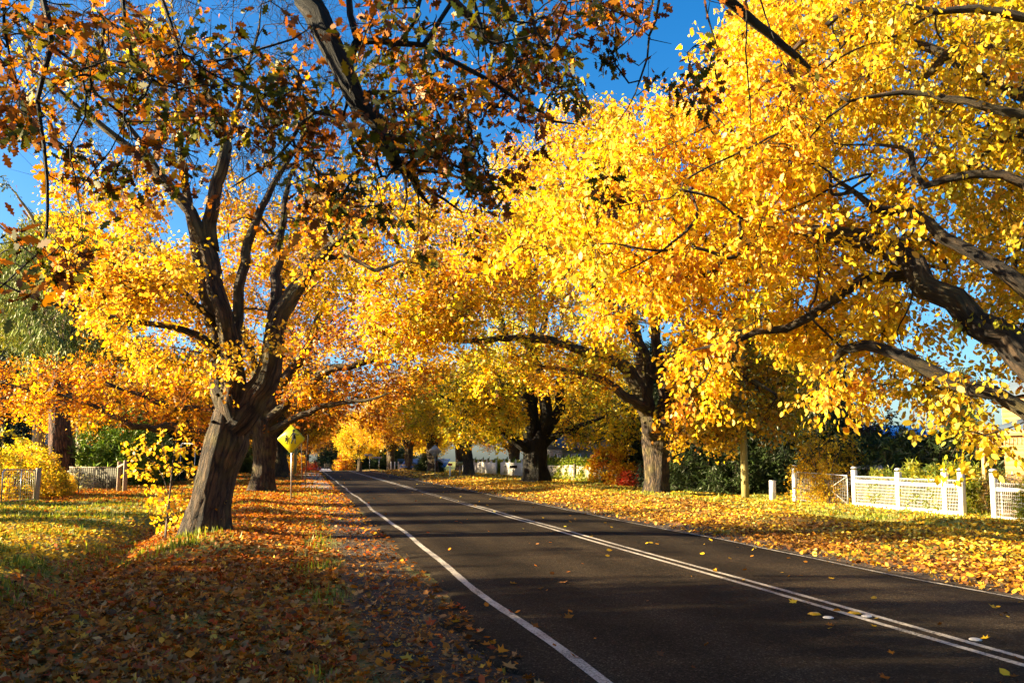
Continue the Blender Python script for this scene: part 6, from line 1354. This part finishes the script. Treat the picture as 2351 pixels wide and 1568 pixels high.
def left_fence():
    p = gp(281, 1128); d0 = onz(p); o = thing('fence_post', 'pair of timber strainer posts with a top rail before the lime bush', 'post', d0); 
    for u in (272, 286):
        q = onz(gp(u, 1127 if u < 280 else 1129)); b = MB(d0); b.box((q[0], q[1], q[2] + .75), (.2, .2, 1.7 if u < 280 else 1.76), bev=.02, rz=.3); b.build('post', TIMB, o)
    q0, q1 = onz(gp(268, 1127)), onz(gp(290, 1129)); b = MB(d0); b.tube([(q0[0], q0[1], q0[2] + 1.3), (q1[0], q1[1], q1[2] + 1.52)], .06, 6); b.build('rail', TIMB, o)
    a = np.array(onz(gp(268, 1127))); c = np.array(onz(gp(150, 1140))); e = c - a; l = np.linalg.norm(e); e /= l; w = thing('wire_fence', 'sagging wire fence with thin steel pickets at the left', 'fence', tuple(a))
    P = lambda s, z: tuple(a + e * s + np.array((0, 0, z + .02 * math.sin(s * 3))))
    for s in (1.4, 3.2, 5.0):
        if s < l: b = MB(a); b.tube([P(s, -.1), P(s, 1.25)], .025, 5); b.build('picket', DARKT, w)
    b = MB(a)
    for z in (.2, .45, .7, .95, 1.15): b.tube([P(l * t, z + .03 * math.sin(t * 20 + z * 9)) for t in np.linspace(0, 1, 24)], .004, 4)
    for k in range(30): s = l * k / 30; b.tube([P(s, .1), P(s + .05, .6), P(s, 1.15)], .003, 4)
    b.build('wire', DARKT, w)
    a2 = np.array(at(158, 1115, 47)); a2[2] = gz(a2[0], a2[1]); c2 = np.array(at(272, 1115, 45.5)); c2[2] = gz(c2[0], c2[1]); e2 = c2 - a2; l2 = np.linalg.norm(e2); e2 /= l2; t = thing('timber_panel_fence', 'low olive-brown board fence in front of the cottage', 'fence', tuple(a2)); b = MB(a2); n = int(l2 / .16)
    ang = math.atan2(e2[1], e2[0])
    for k in range(n): q = a2 + e2 * (k + .5) * l2 / n; b.box((q[0], q[1], q[2] + .55), (.15, .025, 1.2 + .01 * math.sin(k * 7)), rz=ang)
    b.build('boards', surf('olive_board_timber', (.06, .055, .025), .3, 4, stretch=(4, 4, .7)), t); b = MB(a2); q = (a2 + c2) / 2; b.box((q[0], q[1], q[2] + 1.17), (l2, .06, .06), rz=ang); b.build('cap_rail', TIMB, t)
left_fence()
def pipe_frame():
    a = np.array(at(413, 1085, 60)); c = np.array(at(446, 1085, 60)); z = float(gz(a[0], a[1])); o = thing('pipe_frame', 'white pipe arch behind the leaning trunk on the left lawn', 'frame', (a[0], a[1], z)); b = MB((a[0], a[1], z)); H = 2.9
    b.tube([(a[0], a[1], z), (a[0], a[1], z + H - .15), tuple(a[:2] + (c - a)[:2] * .06) + (z + H,), tuple(c[:2] - (c - a)[:2] * .06) + (z + H,), (c[0], c[1], z + H - .15), (c[0], c[1], z)], .05, 8); b.build('pipe', WHITE, o, True)
pipe_frame()

# ================================================================== LIGHT, SKY, CAMERA
sc = bpy.context.scene
w = bpy.data.worlds.new("World"); sc.world = w; w.use_nodes = True; nt = w.node_tree
sky = nt.nodes.new('ShaderNodeTexSky'); sky.sky_type = 'NISHITA'; sky.sun_disc = False; sky.sun_elevation = rad(SUN_EL); sky.sun_rotation = math.atan2(SUN_XY[0], SUN_XY[1])
sky.air_density = 1.0; sky.dust_density = 1.6; sky.ozone_density = 4.0
hs = nt.nodes.new('ShaderNodeHueSaturation'); hs.inputs['Saturation'].default_value = 1.3
nt.links.new(sky.outputs[0], hs.inputs['Color']); nt.links.new(hs.outputs[0], nt.nodes['Background'].inputs[0]); nt.nodes['Background'].inputs[1].default_value = .05
sl = bpy.data.lights.new('sun', 'SUN'); sl.energy = 5; sl.angle = rad(.6); sl.color = (1, .81, .50); so = bpy.data.objects.new('sun', sl); C.objects.link(so)
sd = Vector((SUN_XY[0] * math.cos(rad(SUN_EL)), SUN_XY[1] * math.cos(rad(SUN_EL)), math.sin(rad(SUN_EL)))); so.rotation_euler = sd.to_track_quat('Z', 'Y').to_euler(); so.location = (-20, 10, 30)
cd = bpy.data.cameras.new('camera'); cd.sensor_width = 36; cd.lens = FOC / 2351 * 36; cd.shift_y = SH / 2351; cd.clip_end = 2000; cd.clip_start = .05
co = bpy.data.objects.new('camera', cd); C.objects.link(co); co.location = (0, 0, EYE); co.rotation_euler = (rad(90) + PITCH, 0, -YAW); sc.camera = co
vs = sc.view_settings; vs.view_transform = 'Standard'; vs.look = 'None'; vs.exposure = 2.6; vs.gamma = 1
cy = sc.cycles; cy.max_bounces = 6; cy.diffuse_bounces = 3; cy.glossy_bounces = 2; cy.transmission_bounces = 4; cy.transparent_max_bounces = 4; cy.use_denoising = True; cy.sample_clamp_indirect = 6
cy.use_adaptive_sampling = True; cy.adaptive_threshold = .015
